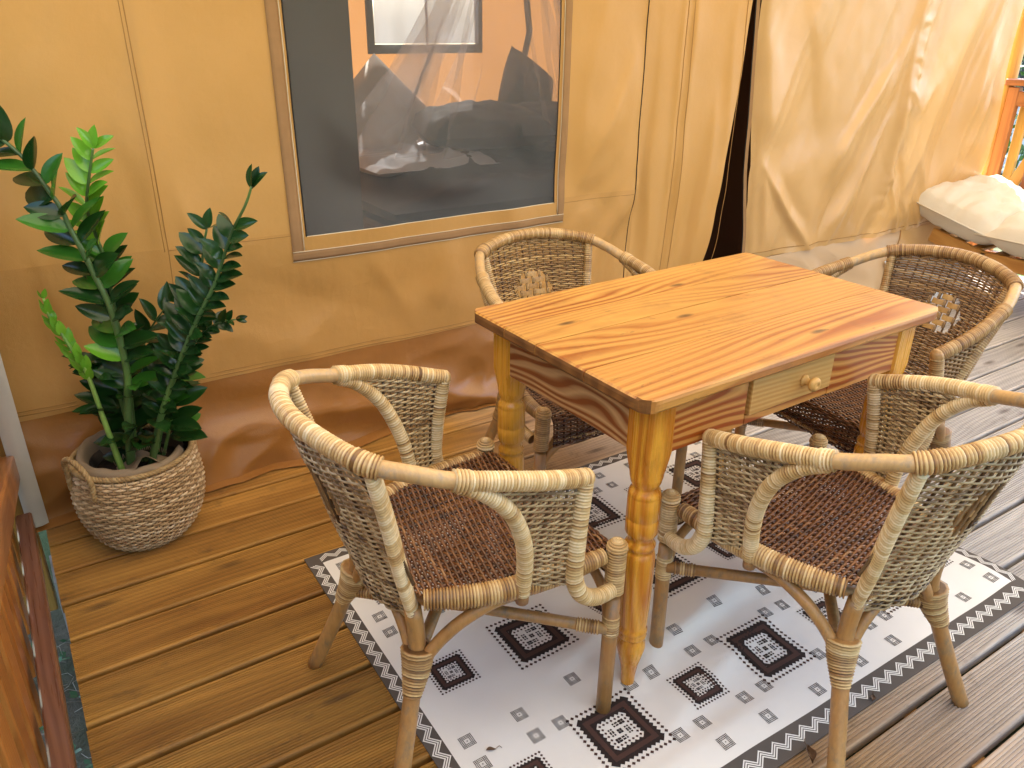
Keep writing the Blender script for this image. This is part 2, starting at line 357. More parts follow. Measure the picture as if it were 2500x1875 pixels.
def sheer():
    m = NT('sheer_window_curtain'); m.out((.50, .56, .64), .7, .2); tl = m.n('ShaderNodeBsdfTranslucent', i_0=(.5, .58, .68, 1)); a = m.n('ShaderNodeMixShader', i_0=.10); m.t.links.new(m.b.outputs[0], a.inputs[1]); m.t.links.new(tl.outputs[0], a.inputs[2])
    tr = m.n('ShaderNodeBsdfTransparent'); mx = m.n('ShaderNodeMixShader', i_0=.86); m.t.links.new(tr.outputs[0], mx.inputs[1]); m.t.links.new(a.outputs[0], mx.inputs[2]); m.t.links.new(mx.outputs[0], m.t.nodes['Material Output'].inputs[0]); return m.mat
M['sheer'] = sheer()

def strand(name, stops, rough=.42, spec=.5, coat=.1, nz=.25, grey=.25):
    m = NT(name); a = m.n('ShaderNodeAttribute', attribute_name='tint').outputs['Fac']
    n = m.noise(m.coord((9, 9, 9)), 1.0, 4, .6); n2 = m.noise(m.coord((140, 140, 140)), 1.0, 2, .6)
    f = m.math('ADD', a, m.math('MULTIPLY_ADD', n, nz * 2, -nz), clamp=True); c = m.ramp(f, stops)
    gm = m.ramp(m.noise(m.coord((14, 14, 14)), 1.0, 5, .7), [(.55, 0.), (.72, grey)]); c = m.mix(gm, c, (.20, .15, .105))
    k = m.math('MULTIPLY_ADD', n2, .5, .75); c = m.mix(1.0, c, m.n('ShaderNodeCombineColor', i_0=k, i_1=k, i_2=k).outputs[0], 'MULTIPLY')
    return m.out(c, rough, spec, coat)
PALE = [(0., (.085, .035, .010)), (.22, (.34, .17, .05)), (.58, (.62, .41, .17)), (1., (.82, .67, .42))]
BROWN = [(0., (.13, .055, .016)), (.3, (.26, .125, .038)), (.65, (.42, .24, .09)), (1., (.56, .38, .18))]
M['wrap'] = strand('rattan_wrapping', PALE, grey=.35); M['weave'] = strand('rattan_weave', [(0., (.06, .030, .012)), (.25, (.25, .15, .065)), (.6, (.44, .31, .15)), (1., (.66, .51, .30))], grey=.4)
M['seat'] = strand('rattan_seat_weave', [(0., (.045, .014, .005)), (.4, (.14, .048, .013)), (.75, (.25, .105, .034)), (1., (.44, .25, .11))], .30, .5, .25, .2, .06)
HONEY = [(0., (.12, .05, .014)), (.3, (.33, .17, .05)), (.65, (.52, .31, .11)), (1., (.66, .46, .22))]
M['wrap_honey'] = strand('honey_rattan_wrapping', HONEY, .38, .5, .2); M['weave_honey'] = strand('honey_rattan_weave', [(0., (.13, .06, .02)), (.35, (.30, .17, .06)), (.7, (.46, .29, .11)), (1., (.60, .42, .20))], .38, .5, .2)
M['wrap_dark'] = strand('brown_rattan_wrapping', BROWN, .38, .5, .2); M['weave_dark'] = strand('brown_rattan_weave', [(0., (.10, .045, .013)), (.35, (.20, .10, .034)), (.7, (.33, .19, .075)), (1., (.46, .31, .15))], .38, .5, .2)  # browner copy: varnish tone with the far chair's shade painted in
M['strap'] = strand('rattan_strap', [(0., (.30, .15, .04)), (.5, (.46, .27, .09)), (1., (.60, .40, .17))], .4, .5, .15, .2, .1)
def cane(name, c1, c2, c3, axisn=1):
    m = NT(name); n = m.noise(m.coord((9, 9, 9)), 1.0, 4, .6); n2 = m.noise(m.coord((120, 120, 18)), 1.0, 3, .65); n3 = m.noise(m.coord((40, 40, 25)), 1.0, 4, .7)
    c = m.mix(n, c1, c2); g = m.ramp(n3, [(.50, 0.), (.68, .75)]); c = m.mix(g, c, c3); k = m.math('MULTIPLY_ADD', n2, .6, .7)
    c = m.mix(1.0, c, m.n('ShaderNodeCombineColor', i_0=k, i_1=k, i_2=k).outputs[0], 'MULTIPLY'); m.bump(n2, .4, .0008); return m.out(c, .42, .5, .15)
M['cane'] = cane('bare_rattan_cane', (.50, .29, .10), (.27, .10, .020), (.20, .145, .085))
M['cane_rail'] = cane('bare_rattan_rail', (.62, .42, .20), (.44, .24, .08), (.30, .25, .19))
M['basket'] = strand('seagrass_weave', [(0., (.17, .095, .040)), (.4, (.40, .26, .13)), (.8, (.62, .45, .27)), (1., (.74, .60, .42))], .6, .3, 0, .3, .2)
M['rope'] = strand('seagrass_rope', [(0., (.20, .12, .05)), (.5, (.38, .25, .11)), (1., (.52, .38, .20))], .65, .3, 0)
def leafmat(name, c1, c2, rough=.22):
    m = NT(name); n = m.noise(m.coord((18, 60, 18)), 1.0, 2, .5); oi = m.n('ShaderNodeObjectInfo').outputs['Random']
    c = m.mix(m.math('ADD', m.math('MULTIPLY', n, .5), m.math('MULTIPLY', oi, .5)), c1, c2); m.out(c, rough, .5, .1)
    tl = m.n('ShaderNodeBsdfTranslucent'); m.set(tl.inputs[0], c); mx = m.n('ShaderNodeMixShader', i_0=.15); m.t.links.new(m.b.outputs[0], mx.inputs[1]); m.t.links.new(tl.outputs[0], mx.inputs[2]); m.t.links.new(mx.outputs[0], m.t.nodes['Material Output'].inputs[0]); return m.mat
M['leaf_dark'] = leafmat('dark_leaf', (.006, .028, .008), (.018, .075, .011), .25); M['leaf_mid'] = leafmat('mid_green_leaf', (.03, .13, .015), (.05, .20, .02)); M['leaf_lime'] = leafmat('lime_leaf', (.10, .32, .02), (.20, .48, .04))
M['stem'] = strand('plant_stem', [(0., (.035, .075, .02)), (.45, (.085, .16, .045)), (.75, (.16, .30, .06)), (1., (.28, .46, .10))], .35, .5, .1, .25, .1)
M['dry_leaf'] = plain('dry_leaf', (.13, .07, .035), .7)
def ground_mat():
    m = NT('ground_soil'); n = m.noise(m.coord((6, 6, 6), rand=False), 1.0, 6, .7); n2 = m.noise(m.coord((.6, .6, .6), rand=False), 1.0, 4, .6)
    c = m.mix(m.ramp(n, [(.35, 0.), (.65, 1.)]), (.045, .035, .028), (.13, .11, .09)); c = m.mix(m.ramp(n2, [(.4, 0.), (.6, 1.)]), c, (.05, .085, .03))
    m.bump(n, 1., .03); return m.out(c, .95, .2)
M['ground'] = ground_mat()
M['weed'] = leafmat('weed_leaf', (.03, .10, .04), (.08, .19, .07), .5); M['straw'] = plain('dry_stalk', (.32, .29, .24), .8)
M['bush_leaf'] = leafmat('bush_leaf', (.03, .085, .02), (.07, .15, .035), .5); M['bark'] = plain('bark', (.10, .075, .05), .9)

# ================================================================ SETTING
mb = MB(); g = np.zeros((41, 41, 3)); xs = np.r_[-60, -20, -8, np.linspace(-3, 12, 35), 20, 40, 90]; ys = np.r_[-90, -40, -15, np.linspace(-5, 12, 35), 20, 40, 60]
XX, YY = np.meshgrid(xs, ys, indexing='ij'); g[..., 0] = XX; g[..., 1] = YY; g[..., 2] = -.36 + .015 * vnoise(XX * 2, YY * 2, 3)
mb.grid(g); o = part('ground', mb, M['ground'], None); tag(o, kind='structure')

# ---- deck: grooved boards with gaps, on joists
PITCH = .150; Y0 = 1.190; XL = -.082; BW = .1382; TH = .027; XR = 5.05
def board_mesh():
    ng = 17; prof = []; wl = BW; e = .005
    prof.append((0, -TH)); prof.append((0, -e)); prof.append((e * .35, -e * .3)); prof.append((e, 0))
    x0 = .0085; p = (wl - 2 * x0) / ng
    for i in range(ng):
        a = x0 + i * p; prof += [(a + p * .30, 0), (a + p * .44, -.0026), (a + p * .74, -.0026), (a + p * .88, 0)]
    prof += [(wl - e, 0), (wl - e * .35, -e * .3), (wl, -e), (wl, -TH)]
    n = len(prof); L = XR - XL; P = []; segs = [0, 1.2, 2.4, 3.6, L]
    for x in segs: P += [(x, y, z) for y, z in prof]
    F = []
    for s in range(len(segs) - 1):
        for j in range(n): j2 = (j + 1) % n; F.append((s * n + j, (s + 1) * n + j, (s + 1) * n + j2, s * n + j2))
    F.append(tuple(range(n))); F.append(tuple((len(segs) - 1) * n + j for j in range(n))[::-1])
    b = MB(); b.add(P, F, .5, 0, False); return b.mesh('plank', M['deck'])
deck = link('deck', None); tag(deck, kind='structure')
bm_ = board_mesh()
for k in range(-14, 9):
    # gap k lies just on the camera side of board k
    o = link('plank', bm_, deck, (XL + rs.uniform(-.003, .003), Y0 + k * PITCH + .0028, rs.uniform(-.0008, .0008)))
mb = MB()
for x in (-.03, .45, .95, 1.45, 1.95, 2.45, 2.95, 3.45, 3.95, 4.45, 4.98): 
    j = MB(); j.box((x, .55, -TH - .062), (.045, 3.9, .12)); part('joist', j, M['post_wood'], deck)
for k, x in enumerate((-.02, 2.4, 4.9)):
    j = MB(); j.box((x, 2.35, -.25), (.16, .16, .20)); o = part('footing_block', j, M['concrete'], deck)

# ---- tent wall
WY = 2.40
def seg_ridge(x, z, x1, z1, x2, z2, w, h, fade=.15):
    dx, dz = x2 - x1, z2 - z1; L2 = dx * dx + dz * dz; t = ((x - x1) * dx + (z - z1) * dz) / L2; tc = np.clip(t, 0, 1)
    L = np.sqrt(L2); sd = ((x - x1) * dz - (z - z1) * dx) / L * (1 if h > 0 else -1) + .9 * w * vnoise(x * 2.2 + x1 * 9, z * 2.2 + z1 * 5, 77); ww = w * (1 + .9 * tc) * 1.15
    end = np.clip((t + .25) / .7, 0, 1) * np.clip((1.2 - t) / .4, 0, 1); end = end * end * (3 - 2 * end); q = np.where(sd > 0, sd / (ww * .55), sd / (ww * 2.0))
    return h * 1.35 * end * np.exp(-np.abs(q) ** 1.6) * (1 + .25 * vnoise(x * 9, z * 6, 78))
FL = [  # folds on the left part, (x1,z1,x2,z2,width,height towards the camera)
    (.42, 1.5, .36, .75, .02, .006), (.30, 1.1, .33, .72, .03, -.006), (.44, .92, .47, .70, .025, .006), (.16, .75, .20, .40, .03, -.006), (.05, .8, .08, .35, .025, .010),
    (1.95, 1.5, 1.86, .85, .04, .010), (2.10, 1.25, 1.90, .80, .035, .014), (2.08, .95, 1.95, .70, .03, -.008), (2.13, .80, 1.88, .35, .03, .012), (2.06, .62, 2.0, .30, .03, -.010),
    (1.0, .66, 1.15, .40, .04, .007), (1.3, .65, 1.22, .45, .03, .006), (.62, .62, 1.05, .45, .05, -.006), (1.5, .60, 1.62, .38, .03, .007), (1.75, .64, 1.66, .4, .025, -.007), (.9, .55, .7, .36, .04, .006)]
def wall_y(x, z):
    wx = x + .25 * vnoise(x * 2, z * 2, 11) - .35 * z
    y = WY + .018 * vnoise(x * 2.3 + 3, z * .5, 1) + .012 * vnoise(wx * 4.4, z * .7, 2) + .004 * vnoise(wx * 11, z * 1.3, 12) + .0018 * vnoise(x * 11, z * 9, 5)
    for f in FL: y = y - seg_ridge(x, z, *f)
    y = y + .010 * np.exp(-((z - .52) / .12) ** 2) - .007 * (1 - np.abs(vnoise(wx * 4.5, z * 3.2, 14)) * 2.2) * np.clip((.78 - z) / .25, 0, 1) * np.clip((z - .30) / .1, 0, 1)
    cr = np.clip((.34 - z) / .34, 0, 1)
    # ground skirt: crumpled plastic that flares out over the boards
    n1 = 1 - np.abs(vnoise(x * 3.1 + z * 3, z * 5.5 + x, 7)) * 2; n2 = 1 - np.abs(vnoise(x * 7 - z * 4, z * 9, 9)) * 2
    amp = np.clip(cr * 1.5, 0, 1)
    y = y - amp * (.030 * n1 + .014 * n2 + .004) - .03 * cr ** 3
    return y
def hang(x0, x1, z0, z1, step, fy):
    nx = int((x1 - x0) / step) + 1; nz = int((z1 - z0) / step) + 1
    X, Z = np.meshgrid(np.linspace(x0, x1, nx), np.linspace(z0, z1, nz), indexing='ij')
    return X, Z
WX0, WX1, WZB, ZS1, ZS2 = .790, 1.755, .737, .34, .745     # screen opening and seams
tent = thing('safari_tent', 'tan canvas safari tent with a grey mesh window and hanging door flap behind the table', 'tent')
def canvas_piece(name, x0, x1, z0, z1, mat, step=.013, off=0, fy=wall_y, back=.003, lab=None):
    X, Z = hang(x0, x1, z0, z1, step, fy); Y = fy(X, Z) - off
    P = np.stack([X, Y, Z], -1); b = MB(); b.grid(P, flip=True)
    return part(name, b, mat, tent, label=lab)
canvas_piece('canvas_panel', -.115, .387, .73, 2.15, M['canvas'], off=.0008)
canvas_piece('canvas_panel', .381, WX0, .70, 2.15, M['canvas'])
canvas_piece('canvas_panel', WX1, 2.155, .70, 2.15, M['canvas'])
canvas_piece('canvas_panel', WX0, WX1, 1.78, 2.15, M['canvas'])
canvas_piece('canvas_panel', WX0 - .03, WX1 + .03, .66, WZB, M['canvas_low'], off=.0025)
#
#
canvas_piece('lower_canvas_panel', -.115, 2.155, ZS1 - .012, .690, M['canvas_low'], off=.0015)
canvas_piece('lower_canvas_panel', -.115, WX0 - .02, .690, ZS2 + .008, M['canvas_low'], off=.0015)
canvas_piece('lower_canvas_panel', WX1 + .02, 2.155, .690, ZS2 + .008, M['canvas_low'], off=.0015)
# ground skirt
X, Z = hang(-.115, 2.74, .004, ZS1, .012, None); b = MB(); Yk = wall_y(X, Z)
Zk = Z + .010 * np.clip(vnoise(X * 2.6, X * 0, 21), 0, 1) * np.clip(1 - Z / .05, 0, 1)
b.grid(np.stack([X, Yk, Zk], -1), flip=True)
xs_ = np.linspace(-.115, 2.74, 190); rows = []
for t in np.linspace(0, 1, 6):
    ext = .035 + .03 * vnoise(xs_ * 2.2, xs_ * 0 + 4, 22); z = .004 + (.010 * np.clip(vnoise(xs_ * 2.6, xs_ * 0, 21), 0, 1)) * (1 - t) + .006 * t * (1 - t) + .003 * np.abs(vnoise(xs_ * 12, t + xs_ * 0, 23)); rows.append(np.stack([xs_, wall_y(xs_, xs_ * 0 + .004) - ext * t, z], -1))
b.grid(np.array(rows).transpose(1, 0, 2), flip=False)
part('ground_skirt', b, M['pvc'], tent, label='brown plastic skirt crumpled where it meets the deck')
def seam(pts, off=.002, r=.0018, mat='thread', fy=wall_y, name='seam'):
    pts = np.array(pts, float); P = []
    for i in range(len(pts) - 1):
        for t in np.linspace(0, 1, 40, endpoint=(i == len(pts) - 2)): P.append(pts[i] * (1 - t) + pts[i + 1] * t)
    P = np.array(P); y = fy(P[:, 0], P[:, 1]) - off; b = MB(); b.tube(np.stack([P[:, 0], y, P[:, 1]], 1), r, 5); return part(name, b, M[mat], tent)
seam([(.383, 2.1), (.385, .745), (.375, ZS1)], .001, .0016); seam([(.373, 2.1), (.375, .745)], .001, .0011)
seam([(-.085, ZS1 + .004), (2.66, ZS1 - .018)], .0018, .0014); seam([(-.085, ZS1 + .016), (2.66, ZS1 - .006)], .002, .0009)
seam([(.385, .748), (.74, .745)], .001, .0014); seam([(1.80, .733), (2.14, .735)], .001, .0014)
seam([(2.150, 2.1), (2.14, .735), (2.128, .30)], .001, .0022, 'zip')
# window frame: tape, piping, and the screen behind
def strip(x0, x1, z0, z1, off, mat, name, fy=wall_y, n=60):
    if x1 - x0 > z1 - z0:
        t = np.linspace(0, 1, n); A = np.stack([x0 + (x1 - x0) * t, z0 + 0 * t], 1); B = np.stack([x0 + (x1 - x0) * t, z1 + 0 * t], 1)
    else:
        t = np.linspace(0, 1, n); A = np.stack([x0 + 0 * t, z0 + (z1 - z0) * t], 1); B = np.stack([x1 + 0 * t, z0 + (z1 - z0) * t], 1)
    P = []
    for s_, o_ in ((0, 0), (0, off), (1 / 3, off), (2 / 3, off), (1, off), (1, 0)):
        Q = A * (1 - s_) + B * s_; P.append(np.stack([Q[:, 0], fy(Q[:, 0], Q[:, 1]) - o_ + (.004 if o_ == 0 else 0), Q[:, 1]], 1))
    b = MB(); b.grid(np.array(P)); return part(name, b, M[mat], tent)
strip(.742, .776, .690, 2.0, .004, 'tape', 'window_tape'); strip(1.772, 1.800, .690, 2.0, .004, 'tape', 'window_tape'); strip(.742, 1.800, .663, .690, .0055, 'tape', 'window_tape')
seam([(.779, 2.0), (.779, .695)], .0045, .0015, 'piping', name='piping'); seam([(1.769, 2.0), (1.769, .695)], .0045, .0015, 'piping', name='piping')
seam([(.742, .6925), (1.80, .6915)], .006, .0013, 'piping', name='piping'); seam([(.742, .661), (1.80, .661)], .004, .0015, 'piping', name='piping')
seam([(WX0, 2.0), (WX0, WZB)], .001, .0022, 'zip', name='screen_edge'); seam([(WX1, 2.0), (WX1, WZB)], .001, .0022, 'zip', name='screen_edge'); seam([(WX0, WZB), (WX1, WZB)], .001, .0018, 'piping', name='screen_edge')
def scr_y(x, z):
    y = WY + .010 + .010 * vnoise(x * 1.3 + 3, z * 1.1, 1) * 0
    bx = np.clip(np.minimum(x - WX0, WX1 - x) / .12, 0, 1) * np.clip((z - WZB) / .10, 0, 1)
    for f in ((.82, 1.1, 1.35, .76, .07, .020), (.80, .98, 1.2, .73, .05, -.016), (.85, .84, 1.1, .75, .05, .012), (1.25, 1.05, 1.30, .78, .06, .012), (1.5, 1.0, 1.72, .78, .06, -.012)): y = y - seg_ridge(x, z, *f) * bx
    return y * bx + (wall_y(x, z) + .001) * (1 - bx)
X, Z = hang(WX0, WX1, WZB, 1.78, .02, None); b = MB(); b.grid(np.stack([X, scr_y(X, Z), Z], -1), flip=True); part('window_screen', b, M['screen'], tent, label='dark grey insect mesh window')
b = MB(); b.grid(np.array([[(-.085, 2.41, .0), (-.085, 2.41, 2.15)], [(-.085, 4.6, 0), (-.085, 4.6, 2.15)]])); part('side_wall', b, M['canvas'], tent)
# pale trim at the left corner of the tent
b = MB(); zz = np.linspace(.02, 1.6, 60); P = []
for s_, dy in ((0, .02), (0, 0), (.33, -.006), (.66, -.006), (1, 0)): P.append(np.stack([-.125 + .052 * s_ + .004 * vnoise(zz * 3, zz * 0, 31), WY - .075 + dy + .006 * vnoise(zz * 5, zz * 0 + s_ * 2, 32), zz], 1))
b.grid(np.array(P)); part('corner_trim', b, M['white_strip'], tent, label='pale fabric trim strip at the left corner')

# ---- left door panel (hangs loose on its right) and right door curtain
def dleft_edge(z): return np.interp(z, [.0, .41, .845, 1.16, 1.44, 2.1], [2.44, 2.505, 2.60, 2.66, 2.685, 2.70])
def panel(name, exL, exR, z0, z1, nx, nz, yf, mat, lab):
    Zl = np.linspace(z0, z1, nz); u = np.linspace(0, 1, nx); U, Zg = np.meshgrid(u, Zl, indexing='ij'); Xg = exL(Zg) * (1 - U) + exR(Zg) * U
    b = MB(); b.grid(np.stack([Xg, yf(Xg, Zg, U), Zg], -1), flip=True); return part(name, b, mat, tent, label=lab)
FD = [(2.36, 1.6, 2.30, .30, .018, .010), (2.41, 1.6, 2.345, .30, .018, .010), (2.385, 1.6, 2.32, .3, .012, -.008), (2.52, 1.0, 2.47, .35, .035, .022), (2.62, 1.4, 2.56, .55, .03, .010), (2.20, 1.3, 2.17, .4, .03, -.010), (2.25, 1.0, 2.2, .3, .03, .010), (2.46, .75, 2.40, .2, .03, -.014), (2.58, .8, 2.50, .3, .03, .012)]
def dl_y(x, z, u):
    y = WY + .004 - .0 * u + .006 * vnoise(x * 5, z * 2.2, 41) + .002 * vnoise(x * 14, z * 7, 42)
    for f in FD: y = y - seg_ridge(x, z, *f)
    return y - .03 * u ** 3 * (1.2 - .6 * z)
panel('door_panel', lambda z: np.interp(z, [.2, .735, 2.1], [2.128, 2.14, 2.150]), dleft_edge, .10, 2.15, 70, 130, dl_y, M['canvas'], 'left door panel hanging open beside the dark gap')
fyD = lambda x, z: dl_y(x, z, (x - 2.14) / (dleft_edge(z) - 2.14))
seam([(2.372, 2.1), (2.333, .735), (2.31, .12)], .001, .0012, fy=fyD); seam([(2.405, 2.1), (2.365, .735), (2.34, .12)], .001, .0012, fy=fyD)
seam([(2.668, 2.1), (2.660, 1.2), (2.622, .845), (2.546, .41), (2.49, .15)], .001, .0012, fy=fyD)
def dr_L(z): return np.interp(z, [.34, .395, .76, 1.117, 1.44, 2.1], [2.875, 2.869, 2.809, 2.781, 2.751, 2.745])
def px_wall(px, py):
    r = CR * ((px - 1250) / 1929.34) - CU * ((py - 937.5) / 1929.34) + CF; t = WY / r[1]; q = CO + r * t; return q[0], q[2]
FR = []
for (a, b_, c_, d_, w_, h_) in ((2180, 120, 2018, 407, .030, .026), (2150, 290, 2004, 565, .022, .024), (2239, 0, 2117, 569, .030, .020), (2205, 215, 2232, 275, .03, .020), (2438, 23, 2300, 452, .035, .030), (2400, 60, 2270, 420, .030, -.016), (2402, 217, 2343, 361, .03, .018),
        (1870, 430, 1972, 610, .018, .022), (1880, 60, 1865, 330, .03, .016), (1862, 400, 1858, 600, .03, .016), (1960, 90, 1985, 350, .05, -.014), (1900, 450, 1960, 600, .05, -.016), (2150, 420, 2175, 560, .015, .016), (2195, 470, 2205, 560, .014, .014), (2225, 480, 2228, 550, .014, .014), (2095, 400, 2050, 560, .02, .012), (2170, 330, 2190, 500, .025, -.015), (2240, 350, 2250, 540, .03, .012), (2060, 420, 1990, 590, .02, -.012)):
    x1, z1 = px_wall(a, b_); x2, z2 = px_wall(c_, d_); FR.append((x1, z1, x2, z2, w_, h_))
def dr_yx(x, z):
    wx = x - .42 * z + .05 * vnoise(x * 1.5, z * 1.5, 55)
    rg = lambda n: (1 - np.abs(n) * 2.4) ; y = WY - .016 - .012 * rg(vnoise(wx * 2.6, z * .45, 51)) + .016 * vnoise(wx * 5.5, z * .45, 52) - .006 * rg(vnoise(wx * 9 + .2 * z, z * .6, 57)) + .003 * vnoise(wx * 20, z * .9, 56) + .0015 * vnoise(x * 22, z * 12, 53)
    for f in FR: y = y - seg_ridge(x, z, *f)
    # gathered seam running down through the middle
    xs = np.interp(z, [.35, .62, .85, 1.15, 1.45], [3.78, 3.78, 3.80, 3.86, 3.86]); d = (x - xs) / .05
    return y - .006 * np.exp(-d ** 2) * (1 + vnoise(x * 16 + z * 14, z * 34 - x * 9, 54) * .8)
panel('door_curtain', dr_L, lambda z: 4.712 + 0 * z, .355, 2.15, 190, 170, lambda x, z, u: dr_yx(x, z) + .02 * np.exp(-(u / .012) ** 2), M['canvas_pale'], 'creased pale canvas panel right of the door opening')
seam([(2.90, .385), (4.70, .372)], .002, .0016, fy=dr_yx)
z_ = np.linspace(.36, 1.6, 90); b = MB(); P = []
for s_ in (0, .5, 1): P.append(np.stack([dr_L(z_) - .030 + .018 * s_ + .006 * vnoise(z_ * 6, z_ * 0, 61), WY + .012 - .004 * s_ + 0 * z_, z_], 1))
b.grid(np.array(P)); part('door_zip', b, M['tape'], tent); b = MB(); P = P[0] * 1.0; b.tube(P, .0025, 5); part('zip_teeth', b, M['zip'], tent)
# pale ground skirt on the right
def ry(x, z):
    cr = np.clip((.36 - z) / .36, 0, 1); n1 = 1 - np.abs(vnoise(x * 3.7 + z * 5, z * 4 - x, 71)) * 2; return WY - .010 - np.clip(cr * 2, 0, 1) * (.018 * n1 + .006 * vnoise(x * 12, z * 12, 72)) - .035 * cr ** 2
X, Z = hang(2.74, 4.05, .005, .358, .014, None); b = MB(); b.grid(np.stack([X, ry(X, Z), Z], -1), flip=True); part('ground_skirt', b, M['pvc_pale'], tent, label='pale brown plastic skirt under the creased panel')
X, Z = hang(4.05, 4.72, .005, .358, .02, None); b = MB(); b.grid(np.stack([X, ry(X, Z) - .006, Z], -1), flip=True); part('ground_skirt', b, M['canvas_pale'], tent)
b = MB(); P = []
for t in np.linspace(0, 1, 12):
    xx = np.linspace(3.93, 4.6, 40); P.append(np.stack([xx, WY - .03 - .20 * t + 0 * xx, .20 * (1 - t) ** 1.6 + .006 + .004 * vnoise(xx * 8, t * 4 + xx * 0, 73)], 1))
b.grid(np.array(P)); part('groundsheet_edge', b, M['white_sheet'], tent, label='white groundsheet edge folded onto the deck')

# ---- tent interior
X, Z = hang(2.75, 3.75, .03, 2.12, .05, None); b = MB(); b.grid(np.stack([X, 2.95 + .03 * np.sin(X * 14), Z], -1), flip=True); part('inner_curtain', b, M['inner_dark'], tent)  # dark sheet added behind the door gap in place of interior shade
b = MB(); b.grid(np.array([[(-.085, 2.42, .03), (-.085, 4.6, .03)], [(4.7, 2.42, .03), (4.7, 4.6, .03)]])); part('tent_floor', b, M['interior_floor'], tent)
RX0, RX1, RZ0 = 2.03, 2.71, 1.222
def rear(x0, x1, z0, z1):
    X, Z = hang(x0, x1, z0, z1, .05, None); b = MB(); b.grid(np.stack([X, 4.6 + .012 * vnoise(X * 4, Z * 2, 81), Z], -1), flip=True); part('rear_wall', b, M['rear'], tent)
rear(-.085, RX0, 0, 2.15); rear(RX1, 4.7, 0, 2.15); rear(RX0, RX1, 0, RZ0); rear(RX0, RX1, 1.86, 2.15)
b = MB(); b.box((2.37, 4.585, RZ0 - .02), (.76, .02, .05)); b.box((RX0 - .02, 4.585, 1.54), (.04, .02, .64)); b.box((RX1 + .02, 4.585, 1.54), (.04, .02, .64)); fr_ = part('rear_window_frame', b, M['dark_cloth'], tent)
b = MB(); b.box((2.37, 4.58, 1.54), (.012, .012, .64)); part('mullion', b, M['rear'], fr_)
X, Z = hang(RX0, RX1, RZ0 + .01, 1.86, .012, None); b = MB(); b.grid(np.stack([X, 4.56 + .012 * np.sin(X * 34 + 2 * vnoise(X * 3, Z * 3, 82)) * (1 + .3 * vnoise(X * 5, Z * 4, 83)), Z], -1), flip=True); part('window_curtain', b, M['sheer'], tent)
b = MB(); X, Z = hang(-.08, 1.40, .03, 2.1, .05, None); b.grid(np.stack([X, 3.4 + .02 * np.sin(X * 9), Z], -1), flip=True); part('partition_curtain', b, M['dark_cloth'], tent)
for x_, (a_, b_2) in ((2.92, (1.15, 1.9)),):
    b = MB(); b.tube([(2.95, 4.5, .9), (3.05, 4.5, 1.3), (2.9, 4.45, 2.1)], .02, 8); part('tent_pole', b, M['dark_cloth'], tent)
b = MB(); b.grid(np.array([[(-.1, 2.41, 2.15), (-.1, 3.5, 2.75), (-.1, 4.6, 2.15)], [(4.72, 2.41, 2.15), (4.72, 3.5, 2.75), (4.72, 4.6, 2.15)]]), smooth=False); part('tent_roof', b, M['tent_roof'], tent)
b = MB(); b.grid(np.array([[(4.712, 2.44, 0), (4.712, 2.44, 2.15)], [(4.712, 4.6, 0), (4.712, 4.6, 2.15)]])); part('side_wall', b, M['canvas_pale'], tent)

def puff(cx, cy, cz, lx, ly, h, seed, amp=.02, n=46, tuft=None):
    """a closed cushion-like shell"""
    u = np.linspace(-1, 1, n); U, W = np.meshgrid(u, u, indexing='ij'); e = (np.clip(1 - np.abs(U) ** 3.2, 0, 1) * np.clip(1 - np.abs(W) ** 3.2, 0, 1)) ** .42
    X = cx + U * lx / 2; Y = cy + W * ly / 2; e = e * (1 - .10 * np.abs(np.sin(U * 9 + 2 * vnoise(W * 2, U, seed))) * np.clip(np.abs(W) - .3, 0, 1) - .10 * np.abs(np.sin(W * 9 + 2 * vnoise(U * 2, W, seed))) * np.clip(np.abs(U) - .3, 0, 1))
    nz = amp * vnoise(U * 2.5 + seed, W * 2.5, seed) + amp * .5 * vnoise(U * 7, W * 7, seed + 1) + amp * .9 * (np.abs(vnoise(U * 4 + W * 3, W * 3.5 - U, seed + 2)) - .4) + amp * .5 * (np.abs(vnoise(U * 11, W * 8, seed + 3)) - .4)
    if tuft is not None:
        for (a, c_) in tuft: e = e * (1 - .5 * np.exp(-(((U - a) / .16) ** 2 + ((W - c_) / .16) ** 2)))
    top = cz + e * (h * .5 + nz); bot = cz - e * h * .5; b = MB(); b.grid(np.stack([X, Y, top], -1), flip=False); b.grid(np.stack([X, Y, bot], -1), flip=True); return b
bed = thing('bed', 'low bed with dark grey linen seen through the mesh window inside the tent', 'bed', (2.5, 4.0, .03))
b = MB(); b.box((0, 0, .20), (1.75, 1.1, .34), bev=.02); part('bed_base', b, M['dark_cloth'], bed)
b = puff(0, 0, .50, 1.9, 1.25, .34, 5, .05, 40); part('duvet', b, M['bed_cloth'], bed)
b = puff(-.55, .1, .64, .7, .9, .12, 9, .03, 24); part('sheet', b, M['white_sheet'], bed)
def pillow(name, lab, loc, size, rx, ry, rz, mat, seed):
    o = part(name, puff(0, 0, 0, size[0], size[1], size[2], seed, .015, 24), M[mat], None); o.location = loc; o.rotation_euler = (rx, ry, rz); tag(o, lab, 'pillow')
pillow('pillow', 'pale waffle-textured pillow propped upright on the bed in the sun', (1.86, 4.16, .88), (.46, .46, .18), math.radians(70), math.radians(45), math.radians(-15), 'waffle', 3)
pillow('pillow', 'large dark grey pillow lying flat in the middle of the bed', (2.35, 3.95, .83), (.75, .5, .20), math.radians(8), 0, math.radians(-10), 'bed_cloth', 4)
pillow('pillow', 'dark grey pillow lying at the right end of the bed', (2.95, 4.05, .80), (.6, .5, .20), math.radians(6), math.radians(5), math.radians(12), 'bed_cloth', 6)
